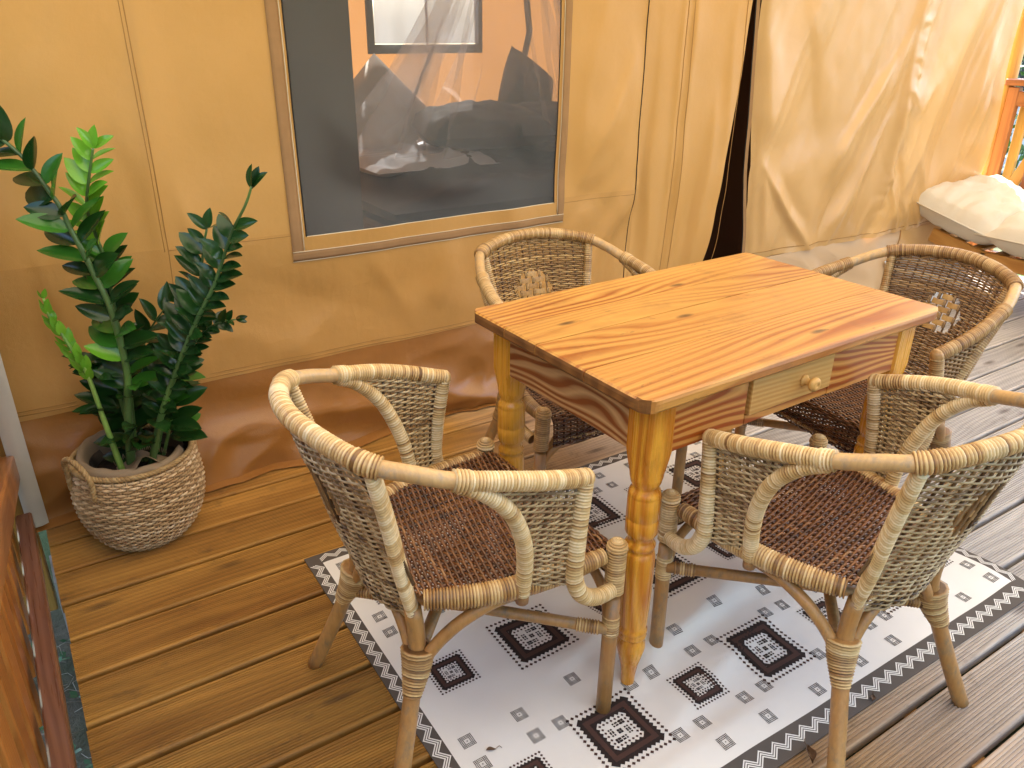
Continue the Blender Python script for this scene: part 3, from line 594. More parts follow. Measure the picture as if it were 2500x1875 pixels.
pillow('pillow', 'grey pillow standing upright at the rear right of the bed', (2.98, 4.42, .94), (.42, .42, .16), math.radians(75), math.radians(30), math.radians(8), 'bed_cloth', 8)
# mosquito net hanging from above the bed
b = MB(); na = 150; a = np.linspace(0, 2 * np.pi, na); P = []
for t in np.linspace(0, 1, 24):
    rr = .05 + .62 * t ** 1.5; fold = 1 + (.10 + .14 * t) * np.sin(a * 19 + 1.5 * np.sin(t * 4)) + .05 * np.sin(a * 43); P.append(np.stack([2.62 + (.05 + rr * 1.15 * fold) * np.cos(a) - .12 * t, 4.0 + rr * .62 * fold * np.sin(a), 2.35 - 1.62 * t + 0 * a], 1))
b.grid(np.array(P)); o = part('mosquito_net', b, M['net'], None); tag(o, 'sheer white mosquito net draped over the bed behind the window', 'mosquito net')

# ---- porch roof (canvas fly, above the frame) and its posts
roof = thing('porch_canopy', 'tan canvas canopy stretched over the deck above the table', 'canopy')
b = MB(); xs_ = np.linspace(-.7, 5.5, 30); ysr = np.linspace(-.75, 2.64, 16); X, Y = np.meshgrid(xs_, ysr, indexing='ij'); Zr = 2.10 + .09 * (Y + .75) / 3.2 + .03 * np.sin(X * 3.1) * np.sin((Y + .75) / 3.2 * np.pi)
b.grid(np.stack([X, Y, Zr], -1)); part('canopy_cloth', b, M['roof'], roof)

# ---- left railing
rail = thing('left_railing', 'brown wooden railing with a diagonal brace along the left edge of the deck', 'railing')
def beam(p0, p1, wdt, hgt, mat, name, par, bev=.004, up=(0, 0, 1)):
    p0 = np.array(p0, float); p1 = np.array(p1, float); d = p1 - p0; L = np.linalg.norm(d); d /= L; u = np.array(up, float); s = np.cross(u, d); s /= np.linalg.norm(s); u2 = np.cross(d, s)
    me = MB(); me.box((0, 0, 0), (wdt, L, hgt), bev=bev) if False else me.box((0, 0, 0), (L, wdt, hgt), bev=bev)
    o = link(name, me.mesh(name, mat), par); R = Matrix(((d[0], s[0], u2[0]), (d[1], s[1], u2[1]), (d[2], s[2], u2[2]))).to_4x4(); R.translation = Vector((p0 + p1) / 2); o.matrix_local = R; return o
wood_x = lambda nm, *a, **k: wood(nm, *a, **k)
M['rail_x'] = wood('railing_beam_wood', (.42, .165, .045), (.22, .07, .018), 0, 72, 1.20, .2, .33, .5, .3, .12, 0, low=1.2, mid=6.)
M['rail_low'] = wood('lower_rail_beam_wood', (.20, .085, .045), (.12, .045, .022), 0, 72, 0.90, .15, .30, .6, .35, .05, 0, low=1.2, mid=6.)
beam((-.124, -.6, .085), (-.124, 2.26, .085), .040, .05, M['rail_low'], 'lower_rail', rail)
beam((-.131, 2.34, .213), (-.131, .10, 1.031), .042, .075, M['rail_x'], 'diagonal_brace', rail)
beam((-.155, 2.40, .0 - .3), (-.155, 2.40, 2.1), .09, .09, wood('rail_post_wood', (.40, .22, .05), (.25, .11, .02), 0, 18, .4, .2, .5, .4, .1, .12, .1), 'rail_post', rail, up=(0, 1, 0))
beam((-.165, -.6, 1.02), (-.165, 2.36, 1.02), .07, .04, M['rail_x'], 'top_rail', rail)
bl = MB(); bl.box((0, 0, .47), (.018, .098, 1.04), bev=.003); blm = bl.mesh('baluster', M['baluster'])
for i in range(17): link('baluster', blm, rail, (-.168, 2.27 - .165 * i, .03))
sc_ = MB(); sc_.lathe((0, 0, 0), [(.0001, 0), (.006, 0), (.0062, .0015), (.003, .0025), (.0028, .0012), (.0001, .0012)], 14); scm = sc_.mesh('screw', M['steel'])
for (y, z) in ((2.354, .42), (2.354, .80)): o = link('screw', scm, rail, (-.122, y, z)); o.rotation_euler = (math.pi / 2, 0, 0)

# ---- right railing beyond the lounger
rr = thing('right_railing', 'honey brown wooden railing with round post at the far right end of the deck', 'railing')
def zb(p0, p1, a, b, mat, name): return beam(p0, p1, a, b, mat, name, rr, up=(0, 1, 0) if abs(p0[2] - p1[2]) > abs(p0[1] - p1[1]) else (0, 0, 1))
M['yellow_wood'] = wood('fresh_pine', (.62, .38, .09), (.50, .25, .04), 0, 16, .4, .15, .45, .4, .1, .1, 0)
b = MB(); b.tube([(4.95, 2.475, -.3), (4.95, 2.475, .9), (4.95, 2.475, 2.15)], .04, 16); part('round_post', b, wood('log_post_wood', (.58, .34, .08), (.38, .18, .035), 2, 18, .4, .2, .45, .4, .1, .2, .1), rr)
zb((4.93, 2.415, 0), (4.93, 2.415, 1.05), .04, .06, M['rail_x'], 'rail_post'); zb((4.98, 2.36, 0), (4.98, 2.36, 1.02), .03, .05, M['yellow_wood'], 'baluster')
zb((4.93, 2.21, 0), (4.93, 2.21, 1.02), .04, .075, M['rail_x'], 'baluster'); zb((4.96, 2.36, .40), (4.96, 2.15, .95), .02, .06, M['yellow_wood'], 'diagonal_brace')
zb((4.93, 2.46, 1.075), (4.93, -.6, 1.075), .09, .035, M['rail_x'], 'top_rail'); zb((4.93, 2.42, .99), (4.93, -.6, .99), .03, .08, M['rail_x'], 'upper_rail'); zb((4.95, 2.4, .1), (4.95, -.6, .1), .035, .07, M['rail_x'], 'lower_rail')
for i in range(14): zb((4.95, 1.99 - .19 * i, .08), (4.95, 1.99 - .19 * i, .98), .02, .09, M['rail_x'], 'baluster')

# ---- lounger
lg = thing('wooden_lounger', 'honey wood lounger frame with its head end tilted up beside the right tent panel', 'lounger', (4.19, 1.6, 0))
def lb(p0, p1, a, b, name, mat='lounger_x'): return beam(p0, p1, a, b, M[mat], name, lg)
M['lounger_x'] = wood('lounger_beam_wood', (.50, .25, .06), (.38, .16, .03), 0, 48, 1.05, .15, .45, .4, .1, .05, 0)
lb((.012, .42, .27), (.012, -1.1, .27), .024, .07, 'side_rail'); lb((.012, .70, .335), (.012, .40, .265), .024, .075, 'head_side_rail'); lb((.62, .42, .27), (.62, -1.1, .27), .024, .07, 'side_rail'); lb((.62, .72, .35), (.62, .40, .265), .024, .075, 'head_side_rail')
for i in range(12): lb((.03, .34 - .125 * i, .292), (.61, .34 - .125 * i, .292), .07, .018, 'slat')
for i in range(3): lb((.03, .46 + .10 * i, .305 + .022 * i), (.61, .46 + .10 * i, .305 + .022 * i), .06, .018, 'slat')
for x in (.05, .60):
    for y in (.3, -1.0): 
        q = MB(); q.box((x, y, .117), (.05, .05, .234), bev=.003); part('leg', q, M['lounger_wood'], lg)
cus = thing('lounger_cushion', 'cream padded cushion folded over the wooden lounger at the far right', 'cushion', (4.19, 1.6, 0))
o = part('head_pad', puff(.30, 0, 0, .72, .50, .25, 12, .022, 30, tuft=[(0, -.95)]), M['cushion'], cus); o.location = (0, .60, .455); o.rotation_euler = (math.radians(14), 0, 0)
o = part('seat_pad', puff(.30, 0, 0, .74, .75, .24, 14, .022, 30, tuft=[(-.9, 0.9)]), M['cushion'], cus); o.location = (0, .06, .40)
o = part('seat_pad', puff(.30, 0, 0, .72, .75, .16, 17, .012, 30), M['cushion'], cus); o.location = (0, -.66, .375)
for cxp, oy, oz, rx_, L_ in ((0.30, .60, .455, 14, .50), (.30, .06, .40, 0, .75)):
    b = MB(); hx, hy = .37, L_ / 2; b.tube([(cxp - hx, -hy, 0), (cxp - hx, hy, 0), (cxp + hx, hy, 0), (cxp + hx, -hy, 0)], .005, 6, closed=True); o = part('piping', b, M['cushion'], cus); o.location = (0, oy, oz); o.rotation_euler = (math.radians(rx_), 0, 0)
o = part('scatter_cushion', puff(0, 0, 0, .42, .42, .14, 19, .01, 24), M['cushion'], None, label=None); tag(o, 'beige scatter cushion resting on the lounger at the picture edge', 'cushion'); o.location = (4.62, 1.83, .56); o.rotation_euler = (math.radians(60), math.radians(10), math.radians(10))

# ================================================================ RUG
RO = V3(.5336, 1.7469, 0); RA = -.0061; UX = V3(math.cos(RA), math.sin(RA), 0); VY = V3(-math.sin(RA), math.cos(RA), 0); RL, RW = 1.519, 1.0475
def rug_h(u, v):
    h = .0042 + .0028 * (1 + vnoise(u * 5 + v * 2, v * 7, 91)) + .0009 * vnoise(u * 14, v * 14, 92)
    for f in ((.40, -.78, .95, -.62, .03, .011), (.55, -.72, 1.1, -.66, .022, .009), (.30, -.66, .62, -.56, .025, .010), (.45, -.56, .52, -.74, .025, .009), (.70, -.98, .20, -1.02, .03, .008), (.9, -.4, 1.3, -.5, .03, .008), (1.0, -.9, 1.35, -.75, .03, .008), (.2, -.5, .22, -.2, .04, .006), (.35, -.95, .9, -.78, .03, .008)): h = h + seg_ridge(u, v, *f)
    edge = np.minimum.reduce([u + .037, 1.557 - u, .046 - v, v + 1.102]); h = h * np.clip(.45 + edge / .10, .45, 1)
    h = np.maximum(h, .0030); return h + .010 * np.exp(-((u - 1.52) / .10) ** 2 - ((v + .99) / .10) ** 2)
def rp(u, v, lift=0):
    u = np.asarray(u, float); v = np.asarray(v, float); return RO + u[..., None] * UX + v[..., None] * VY + (rug_h(u, v) + lift)[..., None] * V3(0, 0, 1)
rug = thing('rug', 'off-white flatweave rug with brown geometric print and a dark zigzag border under the table', 'rug')
def quant(a, b, s): return np.linspace(a, b, max(2, int(abs(b - a) / s) + 1))
b = MB(); us = quant(0, RL, .0125); vs = quant(-RW, 0, .0125); U, W = np.meshgrid(us, vs, indexing='ij'); b.grid(rp(U, W)); part('rug_field', b, M['rug_white'], rug)
b = MB()
for (u0, u1, v0, v1) in ((-.037, 0, -1.102, .046), (RL, 1.557, -1.102, .046), (0, RL, 0, .046), (0, RL, -1.102, -RW)):
    U, W = np.meshgrid(quant(u0, u1, .0125), quant(v0, v1, .0125), indexing='ij'); b.grid(rp(U, W))
ou = np.concatenate([np.stack([quant(-.037, 1.557, .02), np.full(80, 0.046)[:len(quant(-.037, 1.557, .02))] if False else quant(-.037, 1.557, .02) * 0 + .046], 1), np.stack([quant(.046, -1.102, .02) * 0 + 1.557, quant(.046, -1.102, .02)], 1), np.stack([quant(1.557, -.037, .02), quant(1.557, -.037, .02) * 0 - 1.102], 1), np.stack([quant(-1.102, .046, .02) * 0 - .037, quant(-1.102, .046, .02)], 1)])
top = rp(ou[:, 0], ou[:, 1]); bot = top.copy(); bot[:, 2] = .0008; b.grid(np.stack([top, bot], 0)); part('rug_border', b, M['rug_border'], rug)
# printed lines and figures (flat print lying on the weave)
pr = MB()
def poly(pts, mat, lift=.0007):
    p = np.array(pts, float); pr.add(rp(p[:, 0], p[:, 1], lift), [tuple(range(len(p)))], .5, mat)
def band(line, wd, mat, lift=.0007):
    line = np.array(line, float)
    for a, c in zip(line[:-1], line[1:]):
        d = c - a; L = np.hypot(*d); n = np.array([-d[1], d[0]]) / L * wd / 2; e = d / L * wd / 2; poly([a - n - e, c - n + e, c + n + e, a + n - e], mat, lift)
for k in (-1, 0, 1):
    o_ = k * .0062
    for (ax, c0, L, dr) in (('u', .023, RL, 1), ('u', -1.0745, RL, 1), ('v', -.0185, RW, 1), ('v', 1.538, RW, 1)):
        n = int(round(L / .021)); st = L / n; pts = []
        for i in range(n + 1): pts.append(((i * st), c0 + (.0085 if i % 2 else -.0085) + o_))
        pts = [(p_[0], p_[1]) if ax == 'u' else (p_[1], -p_[0]) for p_ in pts]; band(pts, .0027, 2)
def diamond(u, v, r, mat, lift=.0007): poly([(u - r, v), (u, v - r), (u + r, v), (u, v + r)], mat, lift)
def frame_motif(u0, v0, R, nd):
    st = 2 * R / nd
    # serrated frame: outer and inner toothed edge, brown middle
    for (half, thick, teeth, mat, lf) in ((R * .84, R * .32, True, 0, .0006), (R * .755, R * .15, False, 1, .0011)):
        o1 = half; i1 = half - thick
        for (a, b2, c, d) in ((-o1, o1, i1, o1), (-o1, o1, -o1, -i1), (-o1, -i1, -i1, i1), (i1, o1, -i1, i1)): poly([(u0 + a, v0 + c), (u0 + b2, v0 + c), (u0 + b2, v0 + d), (u0 + a, v0 + d)], mat, lf)
    o1 = R * .84; i1 = o1 - R * .32; n = nd - 2; s_ = 2 * o1 / n
    for i in range(n):
        t = -o1 + s_ * (i + .5)
        for q in ((t, o1), (t, -o1), (o1, t), (-o1, t)): diamond(u0 + q[0], v0 + q[1], s_ * .62, 0, .0006)
        if abs(t) < i1:
            for q in ((t, i1), (t, -i1), (i1, t), (-i1, t)): diamond(u0 + q[0], v0 + q[1], s_ * .42, 0, .0006)
        for q in ((t, R * .68), (t, -R * .68), (R * .68, t), (-R * .68, t)):
            if max(abs(q[0]), abs(q[1])) < R * .74: diamond(u0 + q[0], v0 + q[1], s_ * .62, 1, .0011)
    for i in range(nd + 1):
        t = -R * 1.04 + 2 * R * 1.04 / nd * i
        for q in ((t, R * 1.04), (t, -R * 1.04), (R * 1.04, t), (-R * 1.04, t)): diamond(u0 + q[0], v0 + q[1], st * .40, 1)
    ri = R * .40; ni = max(4, nd // 2)
    for i in range(ni + 1):
        t = -ri + 2 * ri / ni * i
        for q in ((t, ri), (t, -ri), (ri, t), (-ri, t)): diamond(u0 + q[0], v0 + q[1], st * .30, 1)
    e = R * .035
    def dots(a, b2, big):
        for q in ((1, 1), (1, -1), (-1, 1), (-1, -1)): x, y = a + q[0] * e * 1.15, b2 + q[1] * e * 1.15; w_ = e * (1.05 if big else .8); poly([(u0 + x - w_, v0 + y - w_), (u0 + x + w_, v0 + y - w_), (u0 + x + w_, v0 + y + w_), (u0 + x - w_, v0 + y + w_)], 0)
    for a, b2, g_ in ((0, 0, 1), (.24, .24, 1), (-.24, -.24, 1), (.24, 0, 0), (-.24, 0, 0), (0, .24, 0), (0, -.24, 0), (.12, .24, 0), (-.24, .12, 0), (.24, -.14, 0), (-.12, -.24, 0)): dots(a * R, b2 * R, g_)
def small_motif(u0, v0, S=.0138):
    n = 9; s_ = 2 * S / (n - 1)
    for i in range(n):
        for j in range(n):
            x = -S + s_ * i; y = -S + s_ * j; m_ = max(abs(x), abs(y))
            if m_ < S * .40: continue
            q = s_ * .29; poly([(u0 + x - q, v0 + y - q), (u0 + x + q, v0 + y - q), (u0 + x + q, v0 + y + q), (u0 + x - q, v0 + y + q)], 0)
    for t in range(n):
        x = -S + s_ * t; l = s_ * .11
        if abs(x) > S * .45:
            poly([(u0 + x - l, v0 - S), (u0 + x + l, v0 - S), (u0 + x + l, v0 + S), (u0 + x - l, v0 + S)], 0, .0006); poly([(u0 - S, v0 + x - l), (u0 + S, v0 + x - l), (u0 + S, v0 + x + l), (u0 - S, v0 + x + l)], 0, .0006)
    diamond(u0, v0, s_ * .5, 0)
for v0 in (-.195, -.537, -.868):
    for u0 in (.325, .768, 1.21): frame_motif(u0, v0, .0755, 13)
    for u0 in (.105, .548, .989, 1.42): frame_motif(u0, v0, .0455, 11)
for u0 in (.105, .548, .989, 1.42):
    for su in (-1, 1):
        for v0 in (-.040, -.105, -.285, -.347, -.722, -.785, -.946, -1.011): small_motif(u0 + su * .064, v0)
        for v0 in (-.105, -.285, -.785, -.946):
            if 0 < u0 + su * .127 < 1.5: small_motif(u0 + su * .127, v0)
for u0 in (.325, .768, 1.21):
    for v0 in (-.038, -.368, -.700, -1.016): small_motif(u0, v0)
part('printed_pattern', pr, [M['rug_dark'], M['rug_brown'], M['rug_white']], rug, kind='stuff')

# ================================================================ TABLE
TC = (1.343, 1.2149, 0); TA = .0200; TL, TW, THh = .950, .5995, .7487
tb = thing('pine_table', 'honey pine table with turned legs and one drawer standing on the rug', 'table', TC, TA)
def rounded_plank(x0, x1, y0, y1, z1, th, rc, corners, ed=.006):
    """a board of the top, outer corners rounded"""
    out = []
    for (cx, cy, a0, key) in ((x1 - rc, y1 - rc, 0, 'rb'), (x0 + rc, y1 - rc, 90, 'lb'), (x0 + rc, y0 + rc, 180, 'lf'), (x1 - rc, y0 + rc, 270, 'rf')):
        if key in corners:
            for a in np.linspace(a0, a0 + 90, 9): out.append((cx + rc * math.cos(math.radians(a)), cy + rc * math.sin(math.radians(a))))
        else: out.append((x1 if key[0] == 'r' else x0, y1 if key[1] == 'b' else y0))
    out = np.array(out); n = len(out); c = out.mean(0); lay = []
    fr = 'lf' in corners; bk = 'lb' in corners
    for (ins, z) in ((.004, z1 - th), (0, z1 - th + .005), (0, z1 - .009), (.002, z1 - .003), (.007, z1)):
        q = out.copy(); q[:, 0] = np.clip(q[:, 0], x0 + ins, x1 - ins); lo = y0 + (ins if fr else .0004); hi = y1 - (ins if bk else .0004); q[:, 1] = np.clip(q[:, 1], lo, hi)
        lay.append(np.column_stack([q, np.full(n, z)]))
    P = np.concatenate(lay); F = []
    for l in range(4):
        for j in range(n): j2 = (j + 1) % n; F.append((l * n + j, l * n + j2, (l + 1) * n + j2, (l + 1) * n + j))
    F.append(tuple(range(n))[::-1]); F.append(tuple(4 * n + j for j in range(n))); m_ = MB(); m_.add(P, F, .5, 0, False)
    for q, f in enumerate(F):
        c_ = P[list(f)]; nn = np.cross(c_[1] - c_[0], c_[2] - c_[0]); nn /= np.linalg.norm(nn) + 1e-12
        if abs(nn[0]) > .6 and len(f) == 4: m_.m[q] = 1
    return m_
ys_ = [-TW / 2, -.125, .035, .150, TW / 2]
top = link('tabletop', None, tb); 
for i in range(4):
    cs = ({'lf', 'rf'} if i == 0 else set()) | ({'lb', 'rb'} if i == 3 else set())
    part('plank', rounded_plank(-TL / 2, TL / 2, ys_[i] + (.0007 if i else 0), ys_[i + 1] - (.0007 if i < 3 else 0), THh - .0003 * (i % 2), .027, .040, cs), [M['table_top'], M['end_grain']], top)
# aprons
zt, zb_ = THh - .0275, .602
lx, ly = TL / 2 - .0803, TW / 2 - .064
b = MB(); b.box((0, ly + .018, (zt + zb_) / 2), (2 * lx - .058, .02, zt - zb_), bev=.001); part('rear_apron', b, M['table_apron'], tb)
for sx in (-1, 1): b = MB(); b.box((sx * (lx + .018), 0, (zt + zb_) / 2), (.02, 2 * ly - .058, zt - zb_), bev=.001); part('side_apron', b, M['table_apron_side'], tb)
dx0, dx1 = -TL / 2 + .325, -TL / 2 + .590; yf = -(ly + .018)
b = MB(); b.box(((-lx + .029 + dx0 - .009) / 2, yf, (zt + zb_) / 2), (dx0 - .009 + lx - .029, .02, zt - zb_), bev=.001); b.box(((dx1 + .001 + lx - .029) / 2, yf, (zt + zb_) / 2), (lx - .029 - dx1 - .001, .02, zt - zb_), bev=.001)
b.box(((dx0 + dx1 - .005) / 2, yf + .0005, zb_ + .0095), (dx1 - dx0 + .005, .018, .019), bev=.001); part('front_apron', b, M['table_apron'], tb)
b = MB(); b.box(((dx0 + dx1) / 2, yf - .004, (zt - .001 + zb_ + .021) / 2), (dx1 - dx0, .02, zt - .001 - zb_ - .021), bev=.0015); dr = part('drawer', b, M['drawer'], tb)
b = MB(); b.box((dx0 - .003, yf + .005, (zt + zb_) / 2 + .01), (.004, .006, zt - zb_ - .02)); part('drawer_gap_shadow_strip', b, M['rail_wood_dark'], tb).name = 'drawer_slide'  # dark strip standing in for the shadow in the drawer gap
kb = MB(); kb.lathe((0, 0, 0), [(.0001, 0), (.013, 0), (.0135, .003), (.0085, .007), (.0075, .013), (.0085, .018), (.0145, .021), (.0165, .026), (.0155, .031), (.011, .0345), (.004, .0355), (.0035, .0345), (.0001, .0345)], 20)
o = part('knob', kb, M['drawer'], dr, (-TL / 2 + .492, yf - .014, .662)); o.rotation_euler = (math.pi / 2, 0, 0)
prof = [(.0001, 0), (.013, 0), (.0145, .004), (.0155, .03), (.020, .062), (.028, .095), (.0315, .112), (.0305, .128), (.026, .138), (.0255, .141), (.031, .1445), (.032, .149), (.0295, .155), (.0325, .160), (.032, .166), (.029, .172), (.0305, .180), (.0325, .23), (.0335, .30), (.0335, .352), (.031, .366), (.0265, .372), (.031, .377), (.0318, .384), (.027, .391), (.0262, .398), (.030, .407), (.0335, .413), (.0340, .4455), (.0328, .4478), (.0340, .450), (.0335, .497), (.0325, .500), (.0335, .502), (.031, .511), (.0265, .517), (.0262, .522), (.031, .532), (.032, .548), (.0315, .553)]
for sx in (-1, 1):
    for sy in (-1, 1):
        b = MB(); b.lathe((0, 0, 0), prof, 28)
        # square block, waisted into the turning
        h = .0335; P = []; n = 32
        for z, k, rd in ((.540, .70, 1), (.552, .80, .85), (.565, .90, .6), (.585, .98, .25), (.600, 1, 0), (zt - .0005, 1, 0)):
            for j in range(n):
                a = 2 * math.pi * (j + .5) / n; cx_, cy_ = math.cos(a), math.sin(a); m_ = max(abs(cx_), abs(cy_)); sq = h / m_; ci = .0325
                r = sq * (1 - rd) + min(ci, sq) * rd; r = min(r, h * 1.36); P.append((r * cx_, r * cy_, z))
        F = [(l * n + j, l * n + (j + 1) % n, (l + 1) * n + (j + 1) % n, (l + 1) * n + j) for l in range(5) for j in range(n)]; F.append(tuple(range(n))[::-1]); F.append(tuple(5 * n + j for j in range(n)))
        b.add(P, F, .5, 0, False); part('leg', b, M['table_leg'], tb, (sx * lx, sy * ly, .005))

# ================================================================ RATTAN CHAIRS
PIT = .0060
def wrapped(mb, pts, r, tint0=.55, aspect=1.0, hint=None, mat=0, sides=12, pitch=PIT, cap=False, dome=False):
    path = spline(pts, 40) if len(pts) > 2 else np.array([np.array(pts[0]) * (1 - t) + np.array(pts[1]) * t for t in np.linspace(0, 1, 12)])
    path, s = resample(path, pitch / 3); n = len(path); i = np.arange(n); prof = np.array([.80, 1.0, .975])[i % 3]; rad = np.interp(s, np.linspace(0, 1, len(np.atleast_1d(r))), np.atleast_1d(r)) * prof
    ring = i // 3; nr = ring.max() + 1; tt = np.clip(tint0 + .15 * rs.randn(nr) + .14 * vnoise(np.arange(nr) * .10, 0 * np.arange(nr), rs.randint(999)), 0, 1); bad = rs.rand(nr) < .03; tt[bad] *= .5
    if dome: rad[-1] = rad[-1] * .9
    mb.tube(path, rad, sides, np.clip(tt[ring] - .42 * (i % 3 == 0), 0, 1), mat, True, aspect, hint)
def weave(mb, S, rows, r, amp, stake, mat=0, tint0=.5, skip=None, per=4):
    for k, (v, u0, u1) in enumerate(rows):
        if u1 - u0 < stake * .6: continue
        segs = [(u0, u1)] if skip is None else skip(v, u0, u1)
        for (a, b) in segs:
            if b - a < stake * .5: continue
            n = max(4, int((b - a) / stake * per)); u = np.linspace(a, b, n); e = 1e-3; vv = np.full(n, v)
            P = S(u, vv); Nn = np.cross(S(u + e, vv) - P, S(u, vv + e) - P); Nn /= np.linalg.norm(Nn, axis=1)[:, None] + 1e-12
            P = P + Nn * (amp * np.cos(np.pi * u / stake + np.pi * k))[:, None]
            t = np.clip(tint0 + .16 * rs.randn() + .18 * vnoise(u * 9, vv * 9 + k, 5), 0, 1); mb.tube(P, r, 4, t, mat, True, .75, Nn)
def stakes(mb, S, us, vr, r, mat=0, tint0=.4, n=10):
    for u in us:
        a, b = vr(u)
        if b - a < .01: continue
        v = np.linspace(a, b, n); mb.tube(S(np.full(n, u), v), r, 4, np.clip(tint0 + .15 * rs.randn(), 0, 1), mat)

def mirror(p, s): p = np.array(p, float); p[..., 1] *= s; return p
chair = link('rattan_armchair', None)
CH = []
def cp(name, mb, mats, par=chair): o = part(name, mb, mats, par); CH.append(o); return o
# arm rail: one bent cane, wrapped at the arms and behind the back
A_ = [(.147, .258, .617), (.06, .268, .645), (-.02, .264, .668), (-.113, .244, .690), (-.178, .220, .712), (-.232, .185, .728), (-.272, .10, .744), (-.288, 0, .750)]
full = np.array(A_ + [mirror(p, -1) for p in A_[-2::-1]]); RP = spline(full, 140); dR = np.r_[0, np.cumsum(np.linalg.norm(np.diff(RP, axis=0), axis=1))]; dR /= dR[-1]
def railseg(a, b): m_ = (dR >= a) & (dR <= b); return RP[m_]
fa = dR[np.argmin(np.linalg.norm(RP - np.array(A_[3]), axis=1))]; fb = dR[np.argmin(np.linalg.norm(RP - np.array(A_[5]), axis=1))]
b = MB(); b.tube(resample(railseg(fa - .03, 1 - fa + .03), .01)[0], .0145, 14); arm_rail = cp('arm_rail', b, M['cane_rail'])
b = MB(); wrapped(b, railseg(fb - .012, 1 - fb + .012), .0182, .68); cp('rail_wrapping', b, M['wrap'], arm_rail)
for s, (a0, a1) in ((1, (0, fa)), (-1, (1 - fa, 1))):
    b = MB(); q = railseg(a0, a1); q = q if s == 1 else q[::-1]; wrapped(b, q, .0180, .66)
    e = q[0]; dome = [(.0178, 0), (.0170, .006), (.013, .012), (.007, .0155), (.0001, .017)]
    b.tube([e + V3(0, 0, 0), e + V3(.006, 0, -.0015), e + V3(.012, 0, -.003), e + V3(.016, 0, -.0045)], [.0185, .0175, .0125, .003], 12, [.7, .5, .7, .6]); cp('rail_wrapping', b, M['wrap'], arm_rail)
    b = MB(); wrapped(b, [q[-1] * .0 + RP[np.argmin(abs(dR - (fa - .024 if s == 1 else 1 - fa + .024)))], RP[np.argmin(abs(dR - (fa if s == 1 else 1 - fa)))]], .0200, .8); cp('joint_wrapping', b, M['wrap'], arm_rail)
for s in (1, -1): b = MB(); i0 = np.argmin(abs(dR - (fb if s == 1 else 1 - fb))); wrapped(b, [RP[i0 - 3], RP[i0], RP[i0 + 3]], .0205, .45, pitch=.006); cp('joint_wrapping', b, M['wrap'], arm_rail)
